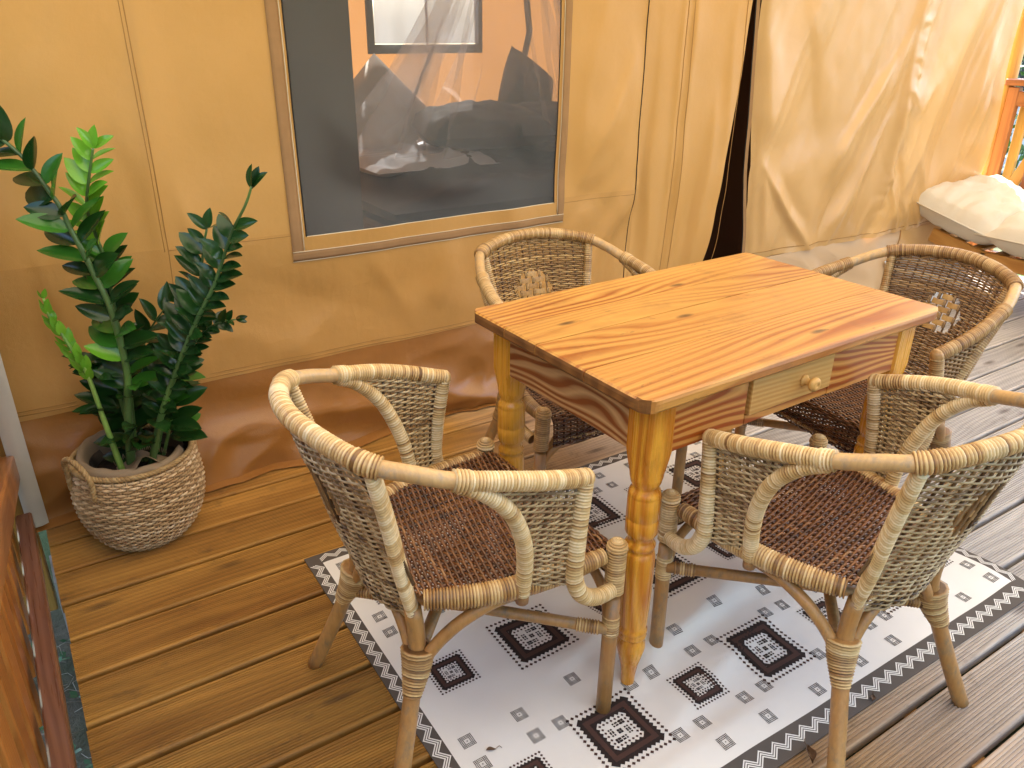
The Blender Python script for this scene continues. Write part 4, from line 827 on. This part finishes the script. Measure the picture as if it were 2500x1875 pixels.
# frame
FF = V3(.234, .256, 0); KN = V3(.250, .244, .428)
for s in (1, -1):
    b = MB(); b.tube(mirror([FF, FF * .6 + KN * .4, FF * .3 + KN * .7], s), .0162, 14); leg = cp('front_leg', b, M['cane'])
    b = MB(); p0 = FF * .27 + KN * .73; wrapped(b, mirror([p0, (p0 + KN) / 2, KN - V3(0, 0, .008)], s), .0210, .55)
    for k_, (rr_, hh) in enumerate([(.0205, -.010), (.0195, -.004), (.0165, .001), (.0125, .005), (.0085, .007), (.0045, .008)]): 
        a = np.linspace(0, 2 * np.pi, 15)[:-1]; c_ = mirror(KN, s) + V3(0, 0, hh); b.tube(np.stack([c_[0] + (rr_ - .001) * np.cos(a), c_[1] + (rr_ - .001) * np.sin(a), c_[2] - .002 + 0 * a], 1), .0032, 6, .35 + .45 * rs.rand(), 0, closed=True)
    b.lathe(mirror(KN, s) + V3(0, 0, -.02), [(.0195, 0), (.0195, .012), (.0175, .018), (.010, .0245), (.0001, .026)], 12, .2); cp('leg_wrapping', b, M['wrap'], leg)
    b = MB(); wrapped(b, mirror([FF * .47 + KN * .53 + V3(0, 0, .008), FF * .40 + KN * .60 + V3(0, 0, .02)], s) if False else mirror([FF * .50 + KN * .50, FF * .40 + KN * .60], s), .0185, .5); cp('leg_wrapping', b, M['wrap'], leg)
    # back leg: cane from the seat down, splayed outwards
    BL = [(-.143, .131, .37), (-.141, .139, .29), (-.165, .160, .205), (-.200, .187, .10), (-.235, .215, .0)]
    b = MB(); b.tube(resample(mirror(spline(BL, 16), s), .02)[0], .0165, 14); leg = cp('back_leg', b, M['cane'])
    b = MB(); wrapped(b, mirror([(-.1415, .143, .283), (-.150, .150, .245), (-.170, .165, .195)], s), [.034, .028, .0185], .55, pitch=.006); cp('leg_wrapping', b, M['wrap'], leg)
    b = MB(); b.tube(spline(mirror([(-.160, .158, .225), (-.128, .160, .275), (-.080, .178, .33), (-.02, .197, .366), (.03, .207, .375)], s), 20), .0125, 12); cp('brace', b, M['cane'])
    b = MB(); b.tube(spline(mirror([(-.160, .150, .225), (-.150, .122, .275), (-.150, .085, .325), (-.150, .035, .350), (-.150, 0, .352)], s), 20), .0110, 12); cp('brace', b, M['cane'])
    b = MB(); b.tube(spline(mirror([(.235, .250, .22), (.245, .225, .285), (.250, .17, .325), (.252, .09, .338), (.252, 0, .340)], s), 20), .0105, 10); cp('brace', b, M['cane'])
    # crossing stretchers
    b = MB(); a_ = mirror((.232, .252, .238), s); c_ = mirror((-.160, .154, .236), -s); a_[2] += .011 * s; c_[2] += .011 * s; b.tube([a_, (a_ + c_) / 2 + V3(0, 0, .004), c_], .0125, 12); st_ = cp('stretcher', b, M['cane'])
    b = MB(); d_ = (c_ - a_) / np.linalg.norm(c_ - a_); wrapped(b, [a_ + d_ * .016, a_ + d_ * .062], .0155, .3); cp('joint_wrapping', b, M['wrap'], st_); b = MB(); wrapped(b, [c_ - d_ * .02, c_ - d_ * .075], .0150, .3); cp('joint_wrapping', b, M['wrap'], st_); b = MB(); f_ = mirror(FF * .45 + KN * .55, s); f_[2] = a_[2]; wrapped(b, [f_ - V3(0, 0, .018), f_ + V3(0, 0, .022)], .0188, .5); cp('joint_wrapping', b, M['wrap'], st_)
    # back post: broad wrapped band
    bp = [(-.140, .128, .352), (-.165, .146, .45), (-.198, .170, .60), (-.226, .188, .712)]
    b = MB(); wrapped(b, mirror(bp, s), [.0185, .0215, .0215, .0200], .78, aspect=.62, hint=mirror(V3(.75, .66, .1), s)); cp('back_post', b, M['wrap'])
    # front arm post, bending forward to the front leg below the seat
    ap = [(.146, .258, .612), (.134, .263, .54), (.126, .267, .47), (.124, .268, .415), (.140, .271, .372), (.178, .270, .345), (.226, .262, .335)]
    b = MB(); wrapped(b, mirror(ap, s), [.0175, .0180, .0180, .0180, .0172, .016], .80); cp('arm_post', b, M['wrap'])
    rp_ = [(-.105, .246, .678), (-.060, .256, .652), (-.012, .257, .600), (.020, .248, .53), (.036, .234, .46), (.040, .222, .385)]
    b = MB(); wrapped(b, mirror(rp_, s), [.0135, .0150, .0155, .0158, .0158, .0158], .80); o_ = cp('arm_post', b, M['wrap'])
    b = MB(); b.tube(mirror([(.040, .222, .392), (.041, .219, .362)], s), .0130, 12); cp('post_end', b, M['cane'], o_)
    # arm panel
    fz = np.array([ap[3], ap[2], ap[1], ap[0]]); rz_ = np.array([rp_[5], rp_[4], rp_[3], rp_[2], rp_[1], rp_[0]])
    def AS(u, v, s=s, fz=fz, rz_=rz_):
        F_ = np.stack([np.interp(v, fz[:, 2], fz[:, k]) for k in (0, 1)], -1); R_ = np.stack([np.interp(v, rz_[:, 2], rz_[:, k]) for k in (0, 1)], -1); L = np.linalg.norm(R_ - F_, axis=-1)[..., None]
        q = F_ + (R_ - F_) / L * np.asarray(u)[..., None]; q[..., 1] *= s; return np.concatenate([q, np.asarray(v, float)[..., None]], -1)
    def AL(v): return float(np.hypot(np.interp(v, fz[:, 2], fz[:, 0]) - np.interp(v, rz_[:, 2], rz_[:, 0]), np.interp(v, fz[:, 2], fz[:, 1]) - np.interp(v, rz_[:, 2], rz_[:, 1])))
    rows = [(v, .0, AL(v)) for v in np.arange(.402, .618 + .0, .0060)] + [(v, 0.04 * (v - .618) / .04, AL(v)) for v in np.arange(.618, .655, .0058)]
    rows = [(v, a if v < .618 else np.interp(v, [.60, .66], [0., .14]), l) for v, a, l in rows]
    b = MB(); weave(b, AS, rows, .0030, .0030, .0185, 0, .55)
    def vr(u):
        ok = [v for v in np.arange(.402, .645, .004) if AL(v) >= u and (v < .612 or np.interp(v, [.60, .66], [0., .14]) < u)]; return (min(ok), max(ok)) if ok else (0, 0)
    stakes(b, AS, np.arange(.0185, .26, .0185), vr, .0034, tint0=.08); cp('arm_panel', b, M['weave'])
# seat: woven across, rolled down at the front
def hw(x): return np.interp(x, [-.16, -.10, .0, .10, .20, .30], [.135, .170, .210, .224, .232, .226])
def SS(u, v):
    v = np.asarray(v, float); u = np.asarray(u, float); x = np.where(v < .245, v, .245 + .022 * np.sin(np.clip((v - .245) / .025, 0, np.pi / 2))); z = .408 - .014 * np.clip(1 - (u / .2) ** 2, 0, 1) * np.clip(1 - ((v - .05) / .2) ** 2, 0, 1)
    z = np.where(v < .245, z, z - .022 * (1 - np.cos(np.clip((v - .245) / .025, 0, np.pi / 2))) - np.clip(v - .284, 0, 1) * .98)
    return np.stack([x + 0 * u, u + 0 * v, z], -1)
b = MB(); rows = [(v, -hw(v) + .004, hw(v) - .004) for v in np.arange(-.150, .352, .0060)]
weave(b, SS, rows, .0033, .0032, .021, 0, .42); stakes(b, SS, np.arange(-.21, .22, .021), lambda u: (np.interp(abs(u), [.135, .21], [-.15, 0.0]), .35), .0040, tint0=.08, n=16); cp('seat', b, M['seat'])
for s in (1, -1):
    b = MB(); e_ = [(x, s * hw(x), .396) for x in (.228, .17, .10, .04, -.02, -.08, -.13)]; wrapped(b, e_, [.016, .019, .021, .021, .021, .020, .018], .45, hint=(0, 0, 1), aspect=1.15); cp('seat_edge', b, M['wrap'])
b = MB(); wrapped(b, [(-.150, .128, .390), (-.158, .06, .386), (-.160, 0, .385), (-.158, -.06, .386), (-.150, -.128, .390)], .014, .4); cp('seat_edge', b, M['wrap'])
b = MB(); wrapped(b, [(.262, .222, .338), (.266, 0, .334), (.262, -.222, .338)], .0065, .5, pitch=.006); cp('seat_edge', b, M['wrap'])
# back panel with the open strap diamond
bpz = np.array([(-.140, .128, .340), (-.165, .146, .45), (-.198, .170, .60), (-.232, .190, .73)])
def BH(v): return np.interp(v, bpz[:, 2], bpz[:, 1])
def BS(u, v):
    u = np.asarray(u, float); v = np.asarray(v, float); h = BH(v); k = 1 - (u / h) ** 2; bu = np.interp(v, [.34, .5, .73], [.030, .045, .055]); lift = np.interp(v, [.34, .40, .66, .72], [-.012, 0, 0, .012])
    return np.stack([np.interp(v, bpz[:, 2], bpz[:, 0]) - bu * k, u, v + lift * k], -1)
ST = .0235; DC = .585
def dia(v, u0, u1):
    w_ = np.interp(abs(v - DC), [0, .048, .056], [ST * 2.8, ST * 1.6, 0]) if abs(v - DC) < .056 else 0
    return [(u0, u1)] if w_ <= 0 else [(u0, -w_), (w_, u1)]
rows = [(v, -BH(v) + .008, BH(v) - .008) for v in np.arange(.345, .724, .0060)]
b = MB(); weave(b, BS, rows, .0031, .0032, ST, 0, .48, skip=dia); stakes(b, BS, np.arange(-7, 8) * ST, lambda u: (.345 + max(0, (abs(u) - .13)) * 3.0, .722), .0034, tint0=.10, n=16)
back = cp('backrest', b, M['weave'])
# plaited rim along the top and bottom of the back panel
for v in (.716, .722, .348):
    hh = BH(v) - .01; u = np.linspace(-hh, hh, 70); P = BS(u, np.full(70, v)); P[:, 0] += .003 * np.cos(u * 160 + v * 900); P[:, 2] += .003 * np.sin(u * 160 + v * 900); b = MB(); b.tube(P, .0030, 5, .5); cp('rim_strand', b, M['weave'], back)
hS = .0185
for i in range(6):
    vc = DC + (2.5 - i) * hS; ks = [(0,), (-1, 1), (-2, 0), (-1, 1), (-2, 0), (-1,)][i]
    for k in (ks[0] - 1,) + tuple(k + 1 for k in ks):
        b = MB()
        for du in (-.0022, .0022): b.tube(BS(np.full(4, k * ST + du), np.linspace(vc - hS * .52, vc + hS * .52, 4)) + V3(.0052, 0, 0), .0018, 4, .75)
        cp('stake_crossing', b, M['weave'], back); CH[-1]['kind'] = 'stuff'
    for k in ks:
        u = np.linspace((k - .70) * ST, (k + .70) * ST, 7); P = []
        for dv in (-hS * .40, 0, hS * .40):
            Q = BS(u, np.full(7, vc + dv)); bulge = .0042 * np.cos((u / ST - k) / 1.4 * np.pi) ; P.append(Q + np.stack([bulge, 0 * u, 0 * u], 1) + V3(.0006 if dv == 0 else 0, 0, 0))
        b = MB(); P = np.array(P); b.grid(P, .3 + .5 * rs.rand()); b.grid(P - V3(.0012, 0, 0), .4, flip=True); cp('strap', b, M['strap'], back)
DARK = {M['wrap'].name: M['wrap_dark'], M['weave'].name: M['weave_dark']}; HON = {M['wrap'].name: M['wrap_honey'], M['weave'].name: M['weave_honey']}
def place_chair(o, x, y, rz, label, scale=1.0):
    o.location = (x, y, 0); o.rotation_euler = (0, 0, rz); tag(o, label, 'armchair', 'rattan armchairs around the pine table')
def copy_chair(dark):
    r = chair.copy(); COL.objects.link(r); mp = {chair: r}
    for o in CH:
        c = o.copy(); COL.objects.link(c); c.parent = mp[o.parent]; mp[o] = c
        if dark and c.type == 'MESH' and c.data.materials and c.data.materials[0].name in dark:
            c.material_slots[0].link = 'OBJECT'; c.material_slots[0].material = dark[o.data.materials[0].name]
    return r
LIFT = .006
cB = copy_chair(HON); cC = copy_chair(DARK); cD = copy_chair(None)
place_chair(chair, .622, 1.194, .013, 'pale rattan armchair left of the table, seen from behind with its red-brown seat')
place_chair(cD, 1.328, .775, 1.558, 'weathered rattan armchair nearest the camera on the drawer side of the table')
place_chair(cB, 1.349, 1.731, -1.658, 'rattan armchair behind the table against the tent wall, only its back and arms showing')
place_chair(cC, 2.026, 1.178, 3.061, 'dark brown rattan armchair at the far right end of the table')

# ================================================================ BASKET AND PLANT
BC = (.168, 2.178, 0)
bk = thing('seagrass_basket', 'round woven seagrass basket with a rope handle standing on the deck', 'basket', BC)
Rz = lambda z: np.interp(z, [0, .012, .05, .10, .15, .20, .245, .262], [.104, .118, .146, .163, .169, .165, .155, .150])
def KS(u, v): a = np.asarray(u) / .17; r = Rz(v) + .002 * np.sin(a * 3 + 1); return np.stack([r * np.cos(a), r * np.sin(a), np.asarray(v) + 0 * a], -1)
b = MB(); stk = 2 * np.pi * .17 / 58; weave(b, KS, [(v, 0, 2 * np.pi * .17) for v in np.arange(.006, .250, .0074)], .0042, .0032, stk, 0, .55, per=4)
stakes(b, KS, np.arange(58) * stk, lambda u: (.0, .25), .0030, tint0=.45, n=9); b.lathe((0, 0, .001), [(.0001, 0), (.108, 0), (.120, .012), (.143, .05), (.159, .10), (.165, .15), (.162, .20), (.152, .25)], 40, .05, caps=False); part('basket_body', b, M['basket'], bk)
def rope(path, r, pitch=.011, tw=3):
    path, s = resample(np.asarray(path, float), .003); L = np.linalg.norm(np.diff(path, axis=0), axis=1).sum(); T = np.gradient(path, axis=0); T /= np.linalg.norm(T, axis=1)[:, None]; N = np.zeros_like(T); h = V3(0, 0, 1) if abs(T[0][2]) < .9 else V3(1, 0, 0); q = h - (h @ T[0]) * T[0]; N[0] = q / np.linalg.norm(q)
    for i in range(1, len(T)): q = N[i - 1] - (N[i - 1] @ T[i]) * T[i]; N[i] = q / np.linalg.norm(q)
    B = np.cross(T, N); b = MB()
    for k in range(tw): ph = s * L / pitch * np.pi * 2 / tw * 1.2 + k * 2 * np.pi / tw; b.tube(path + (N * np.cos(ph)[:, None] + B * np.sin(ph)[:, None]) * r * .5, r * .62, 5, np.clip(.5 + .3 * vnoise(s * 40, 0 * s + k, k), 0, 1))
    return b
a = np.linspace(0, 2 * np.pi, 90); part('rim_rope', rope(np.stack([.153 * np.cos(a), .153 * np.sin(a), .256 + 0 * a], 1), .0075), M['rope'], bk)
for ang in (math.radians(206), math.radians(26)):
    t = np.linspace(0, np.pi, 40); tang = V3(-math.sin(ang), math.cos(ang), 0); rad = V3(math.cos(ang), math.sin(ang), 0); P = rad * .158 + V3(0, 0, .250) + np.cos(t)[:, None] * tang * .052 + np.sin(t)[:, None] * (V3(0, 0, .062) + rad * .012); P = np.vstack([P[0] - V3(0, 0, .05), P[0] - V3(0, 0, .025), P, P[-1] - V3(0, 0, .025), P[-1] - V3(0, 0, .05)]); part('handle', rope(P, .0075), M['rope'], bk)
# burlap cloth tucked inside
b = MB(); a = np.linspace(math.radians(75), math.radians(330), 70); P = []
for t, (r, z) in enumerate(((.149, .235), (.143, .262), (.134, .272), (.124, .268), (.115, .250), (.112, .20))): P.append(np.stack([(r + .006 * vnoise(a * 3, a * 0 + t * .3, 5)) * np.cos(a), (r + .006 * vnoise(a * 3, a * 0 + t * .3, 5)) * np.sin(a), z + .018 * np.clip(np.cos(a - math.radians(150)), 0, 1) * min(t, 3) / 3 + .005 * vnoise(a * 5, a * 0 + t, 6)], 1))
b.grid(np.array(P)); 
t = np.linspace(0, 1, 12); U, W = np.meshgrid(t, t, indexing='ij'); X = -.03 + .13 * U - .02; Y = -.135 + .10 * W; Zc = .235 + .055 * np.sin(U * np.pi) * (1 - .5 * W) + .012 * vnoise(U * 4, W * 4, 8); b.grid(np.stack([X, Y, Zc], -1))
for i in range(26):
    x = -.05 + .13 * i / 25; z = .235 + .055 * math.sin(i / 25 * math.pi) * .5 + .01; b.tube([(x, -.036, z), (x + rs.uniform(-.003, .003), -.028, z + .010)], .0009, 4)
part('burlap_liner', b, M['burlap'], bk, label='frayed grey-brown burlap folded inside the rim')
pot = thing('plant_pot', 'black plastic nursery pot set inside the seagrass basket', 'pot', BC)
b = MB(); b.lathe((0.012, .012, .02), [(.0001, 0), (.095, 0), (.112, .20), (.122, .205), (.122, .222), (.116, .222), (.110, .19), (.0001, .19)], 40); part('pot_body', b, M['black_plastic'], pot)
b = MB(); b.lathe((0.012, .012, .200), [(.0001, 0), (.108, .0), (.109, .012), (.05, .016), (.0001, .017)], 24); part('soil', b, M['soil'], pot)
plant = thing('zz_plant', 'tall zamioculcas plant with glossy dark and lime green leaves growing in the basket', 'potted plant', BC)
def leaf_mesh(ratio, fold, droop, name, mat):
    b = MB(); n = 8; P = []
    for i in range(n + 1):
        t = i / n; w_ = math.sin(math.pi * min(1, t ** .85)) ** .75 * ratio * (1 if t < .8 else 1) * .5; w_ = max(w_, .004) if i < n else .0008
        for j in (-1, -.5, 0, .5, 1): P.append((t, j * w_, abs(j) * w_ * fold - droop * t * t))
    F = [(i * 5 + j, (i + 1) * 5 + j, (i + 1) * 5 + j + 1, i * 5 + j + 1) for i in range(n) for j in range(4)]; b.add(P, F); return b.mesh(name, mat)
LM = {k: [leaf_mesh(r_, f_, d_, 'leaf', M['leaf_' + k]) for (r_, f_, d_) in ((.48, .35, .10), (.54, .25, .16), (.44, .45, .05))] for k in ('dark', 'mid', 'lime')}
def add_leaf(p, d, nrm, size, kind):
    d = d / np.linalg.norm(d); y = np.cross(nrm, d); y /= np.linalg.norm(y) + 1e-9; z = np.cross(d, y)
    o = link('leaf', LM[kind][rs.randint(3)], plant); R = Matrix(((d[0], y[0], z[0]), (d[1], y[1], z[1]), (d[2], y[2], z[2]))) @ Matrix.Scale(size, 3); R = R.to_4x4(); R.translation = Vector(p - np.array(BC)); o.matrix_local = R
RH = V3(CR[0], CR[1], 0); RH /= np.linalg.norm(RH); DH = V3(CF[0], CF[1], 0); DH /= np.linalg.norm(DH)
STEMS = {
 'S1': ([(.151, 2.133, .214), (.174, 2.118, .41), (.19, 2.108, .529), (.183, 2.112, .69), (.165, 2.124, .777), (.148, 2.135, .848), (.135, 2.144, .899), (.127, 2.149, .942), (.112, 2.159, .979), (.095, 2.17, 1.019), (.073, 2.184, 1.062), (.041, 2.205, 1.101), (.025, 2.216, 1.117)], (.013, .004), .102, .037, 'dark', .28, .38),
 'S2': ([(.172, 2.191, .216), (.197, 2.175, .502), (.197, 2.175, .663), (.199, 2.174, .792), (.191, 2.179, .861), (.185, 2.182, .932), (.204, 2.17, 1.01), (.222, 2.158, 1.071)], (.009, .003), .078, .029, 'mix', .25, .60),
 'S3': ([(.129, 2.112, .24), (.114, 2.122, .39), (.1, 2.131, .529), (.078, 2.145, .597), (.066, 2.153, .636), (.05, 2.164, .678), (.047, 2.165, .727)], (.009, .003), .050, .020, 'lime', .55, 1.1),
 'S4': ([(.198, 2.114, .22), (.238, 2.089, .363), (.272, 2.066, .455), (.311, 2.04, .549), (.363, 2.006, .663), (.407, 1.977, .748), (.44, 1.956, .83), (.464, 1.941, .89), (.496, 1.92, .951), (.513, 1.908, .995)], (.011, .003), .072, .028, 'dark', .22, .40),
 'S5': ([(.222, 2.182, .215), (.273, 2.149, .396), (.309, 2.126, .504), (.359, 2.093, .637), (.392, 2.071, .726), (.415, 2.056, .831), (.427, 2.048, .875)], (.008, .003), .078, .031, 'dark', .2, .35),
 'S6': ([(.242, 2.157, .234), (.313, 2.111, .463), (.353, 2.085, .559), (.387, 2.062, .611), (.43, 2.034, .635), (.458, 2.016, .641)], (.005, .002), .045, .018, 'dark', .4, .5),
 'S7': ([(.191, 2.22, .197), (.215, 2.223, .381), (.235, 2.21, .481), (.264, 2.191, .579), (.328, 2.149, .675)], (.006, .002), .075, .036, 'dark', .3, .5),
 'S8': ([(.184, 2.205, .208), (.171, 2.21, .365), (.171, 2.21, .452), (.176, 2.205, .536)], (.008, .004), .095, .026, 'dark', .05, .3)}
for nm, (pts, (r0, r1), ls, sp, kind, tstart, up) in STEMS.items():
    path, s = resample(spline(pts, 60), .006); b = MB(); b.tube(path - np.array(BC), r0 + (r1 - r0) * s ** .8, 10, np.clip(.38 + .30 * vnoise(s * 7, 0 * s, 3) + (.45 if nm == 'S3' else 0), 0, 1)); part('stem', b, M['stem'], plant)
    L = np.linalg.norm(np.diff(path, axis=0), axis=1).sum(); T = np.gradient(path, axis=0); T /= np.linalg.norm(T, axis=1)[:, None]
    n = int(L * (1 - tstart) / sp)
    for i in range(n + 1):
        f = tstart + (1 - tstart) * i / n; k = min(len(path) - 1, int(f * (len(path) - 1)))
        if nm == 'S4' and .90 < f < .985: continue
        for s_ in (1, -1):
            ph = rs.uniform(-.65, .65) + (.35 if nm in ('S7', 'S8') else 0); side = RH * math.cos(ph) * s_ + DH * math.sin(ph) - DH * .15; side -= (side @ T[k]) * T[k]; side /= np.linalg.norm(side)
            u_ = up * (1 + .9 * f) + rs.uniform(-.15, .15); d = side + T[k] * u_
            if nm in ('S4', 'S5') and s_ == 1: d = side * .55 + T[k] * .6 - DH * .5; 
            size = ls * (1.05 - .25 * abs(f - .6)) * rs.uniform(.85, 1.12) * (.80 if f > .93 else 1); nr = V3(0, 0, 1) * .75 + T[k] * .35 - DH * .75 + rs.uniform(-.45, .45, 3)
            if nm == 'S3': size *= (1.25 - .55 * f); nr = -DH + s_ * RH * .5
            kd = kind if kind != 'mix' else ('lime' if f > .72 else ('mid' if rs.rand() < .35 else 'dark'))
            if nm == 'S1' and rs.rand() < .30: kd = 'mid'
            if nm == 'S1' and .28 < f < .40 and rs.rand() < .12: kd = 'lime'
            if nm == 'S4' and f > .985: size = .06; d = T[k] + side * .35
            add_leaf(path[k], d, nr, size, kd)
    if nm != 'S3': add_leaf(path[-1], T[-1] + rs.uniform(-.2, .2, 3), -DH + V3(0, 0, .3), ls * .7, 'lime' if kind == 'mix' else 'dark')
for i in range(56):   # the thick lower leafage
    a = rs.uniform(0, 2 * np.pi); p = np.array(BC) + V3(.05 + .07 * math.cos(a), .0 + .06 * math.sin(a), rs.uniform(.27, .56)); d = V3(math.cos(a), math.sin(a), rs.uniform(.0, .7)); add_leaf(p, d, V3(0, 0, 1) + rs.uniform(-.5, .5, 3) - DH * .4, rs.uniform(.08, .115), 'dark' if rs.rand() < .85 else 'mid')

# ================================================================ SMALL THINGS
def fallen(x, y, z, L, rz, label, curl=.3):
    b = MB(); n = 7; P = []
    for i in range(n + 1):
        t = i / n; w_ = max(.02, math.sin(math.pi * t ** .8)) * .42 * .5
        for j in (-1, -.4, .4, 1): P.append((t * L, j * w_ * L, L * (curl * .35 * abs(j) ** 1.5 + .12 * math.sin(t * 5)) + .002))
    b.add(P, [(i * 4 + j, (i + 1) * 4 + j, (i + 1) * 4 + j + 1, i * 4 + j + 1) for i in range(n) for j in range(3)]); b.tube([(L, 0, .003), (L * 1.3, .003, .004), (L * 1.5, -.002, .003)], .0007, 4)
    o = part('fallen_leaf', b, M['dry_leaf'], None); tag(o, label, 'leaf', 'dry leaves lying about'); o.location = (x, y, z); o.rotation_euler = (0, 0, rz)
fallen(.590, .983, .008, .022, -.3, 'small dark dry leaf lying on the white rug beside the printed square', .2)
fallen(1.125, .606, .003, .045, .9, 'curled brown leaf lying on the deck by the foot of the nearest chair', .8)
fallen(1.372, .641, .003, .022, .5, 'tiny dry leaf at the front edge of the rug', .6)
fallen(.642, 2.335, .012, .020, .2, 'small black leaf on the brown skirt under the tent wall', .2)
# ground cover in the gap between railing and deck
b = MB()
for i in range(900):
    x = rs.uniform(-.55, .05); y = rs.uniform(-.3, 2.3); z = -.35 + rs.uniform(0, .07)
    for k in range(3):
        a = rs.uniform(0, 6.28); L = rs.uniform(.012, .03); d = V3(math.cos(a), math.sin(a), rs.uniform(-.1, .6)) * L; q = V3(-math.sin(a), math.cos(a), 0) * L * .35; p = V3(x, y, z); b.add([p, p + d * .5 + q, p + d, p + d * .5 - q], [(0, 1, 2, 3)])
o = part('ground_ivy', b, M['weed'], None); tag(o, 'low green ground cover growing below the left edge of the deck', 'ground cover', kind='stuff')
b = MB()
for i in range(500):
    p = V3(rs.uniform(-.55, .05), rs.uniform(-.3, 2.2), -.335 + rs.uniform(0, .03)); a = rs.uniform(0, 6.28); L = rs.uniform(.03, .09); b.tube([p, p + V3(math.cos(a), math.sin(a), .3) * L * .5, p + V3(math.cos(a + .5), math.sin(a + .5), .2) * L], .0009, 4)
o = part('dry_stalks', b, M['straw'], None); tag(o, 'pale dry stalks scattered on the soil below the deck', 'straw', kind='stuff')
# beyond the deck: a cabin, bushes, and unseen trees added to cut sky light
cab = thing('white_cabin', 'pale blue-white cabin glimpsed beyond the right railing', 'cabin', (13.2, 6.6, -.36), .2)
b = MB(); b.box((0, 0, 1.3), (5, 3.4, 2.6), bev=.02); part('cabin_wall', b, M['cabin_white'], cab)
b = MB(); b.box((0, 0, 2.75), (5.5, 3.9, .18), bev=.02); part('cabin_roof', b, M['concrete'], cab)
for y in (-.9, .6): b = MB(); b.box((-2.52, y, 1.35), (.06, .9, 1.0)); f_ = part('window', b, M['cabin_white'], cab); b = MB(); b.box((-2.56, y, 1.35), (.03, .78, .88)); part('pane', b, M['window_glass'], f_)
def bush(x, y, h, wd, label, seed, trunk=False):
    r = np.random.RandomState(seed); t = thing('tree' if trunk else 'bush', label, 'tree' if trunk else 'bush', (x, y, -.36)); b = MB(); base = h * .35 if trunk else 0
    for i in range(4200 if trunk else 1800):
        q = r.randn(3); q /= np.linalg.norm(q); q *= r.rand() ** .35; p = V3(q[0] * wd * (1 + .3 * vnoise(q[1] * 3 + seed, q[2] * 3, seed)), q[1] * wd, base + (h - base) * .5 + q[2] * (h - base) * .5); a = r.randn(3); a /= np.linalg.norm(a); c = np.cross(a, r.randn(3)); c /= np.linalg.norm(c); L = r.uniform(.05, .10) * (2.3 if trunk else 1); b.add([p, p + a * L * .5 + c * L * .3, p + a * L, p + a * L * .5 - c * L * .3], [(0, 1, 2, 3)])
    part('crown', b, M['bush_leaf'], t); b = MB(); b.tube([(0, 0, 0), (.05, .02, h * .3), (0, 0, h * .6)], [.03 * h, .022 * h, .01 * h], 8); part('trunk', b, M['bark'], t)
bush(7.6, 2.5, 1.3, .8, 'low green bush just beyond the right railing', 1); bush(8.6, 4.4, 1.8, 1.0, 'rounded green bush in front of the cabin', 2); bush(9.5, 1.6, 2.2, 1.2, 'taller green bush at the right edge of the picture', 3)
bush(-3.2, 1.2, 3.2, 1.5, 'dense tree beyond the left railing', 5, True); bush(-3.0, 3.6, 3.0, 1.4, 'second tree left of the tent', 6, True); bush(-2.6, -.9, 2.6, 1.1, 'bushy tree left of the camera', 7, True)  # unseen trees, added on the left to darken that side
for i, (x, y) in enumerate(((-3.5, -4.5), (-1.4, -5.2), (.8, -5.0), (3.0, -5.4), (5.2, -5.6))):  # unseen row of trees added in front to block low sky light
    bush(x, y, 3.4, 1.7, ['leafy tree in front of the deck, far left of the row', 'second tree of the row in front of the deck', 'middle tree of the row in front of the deck', 'fourth tree of the row in front of the deck', 'last tree at the right end of the row in front of the deck'][i], 20 + i, True)
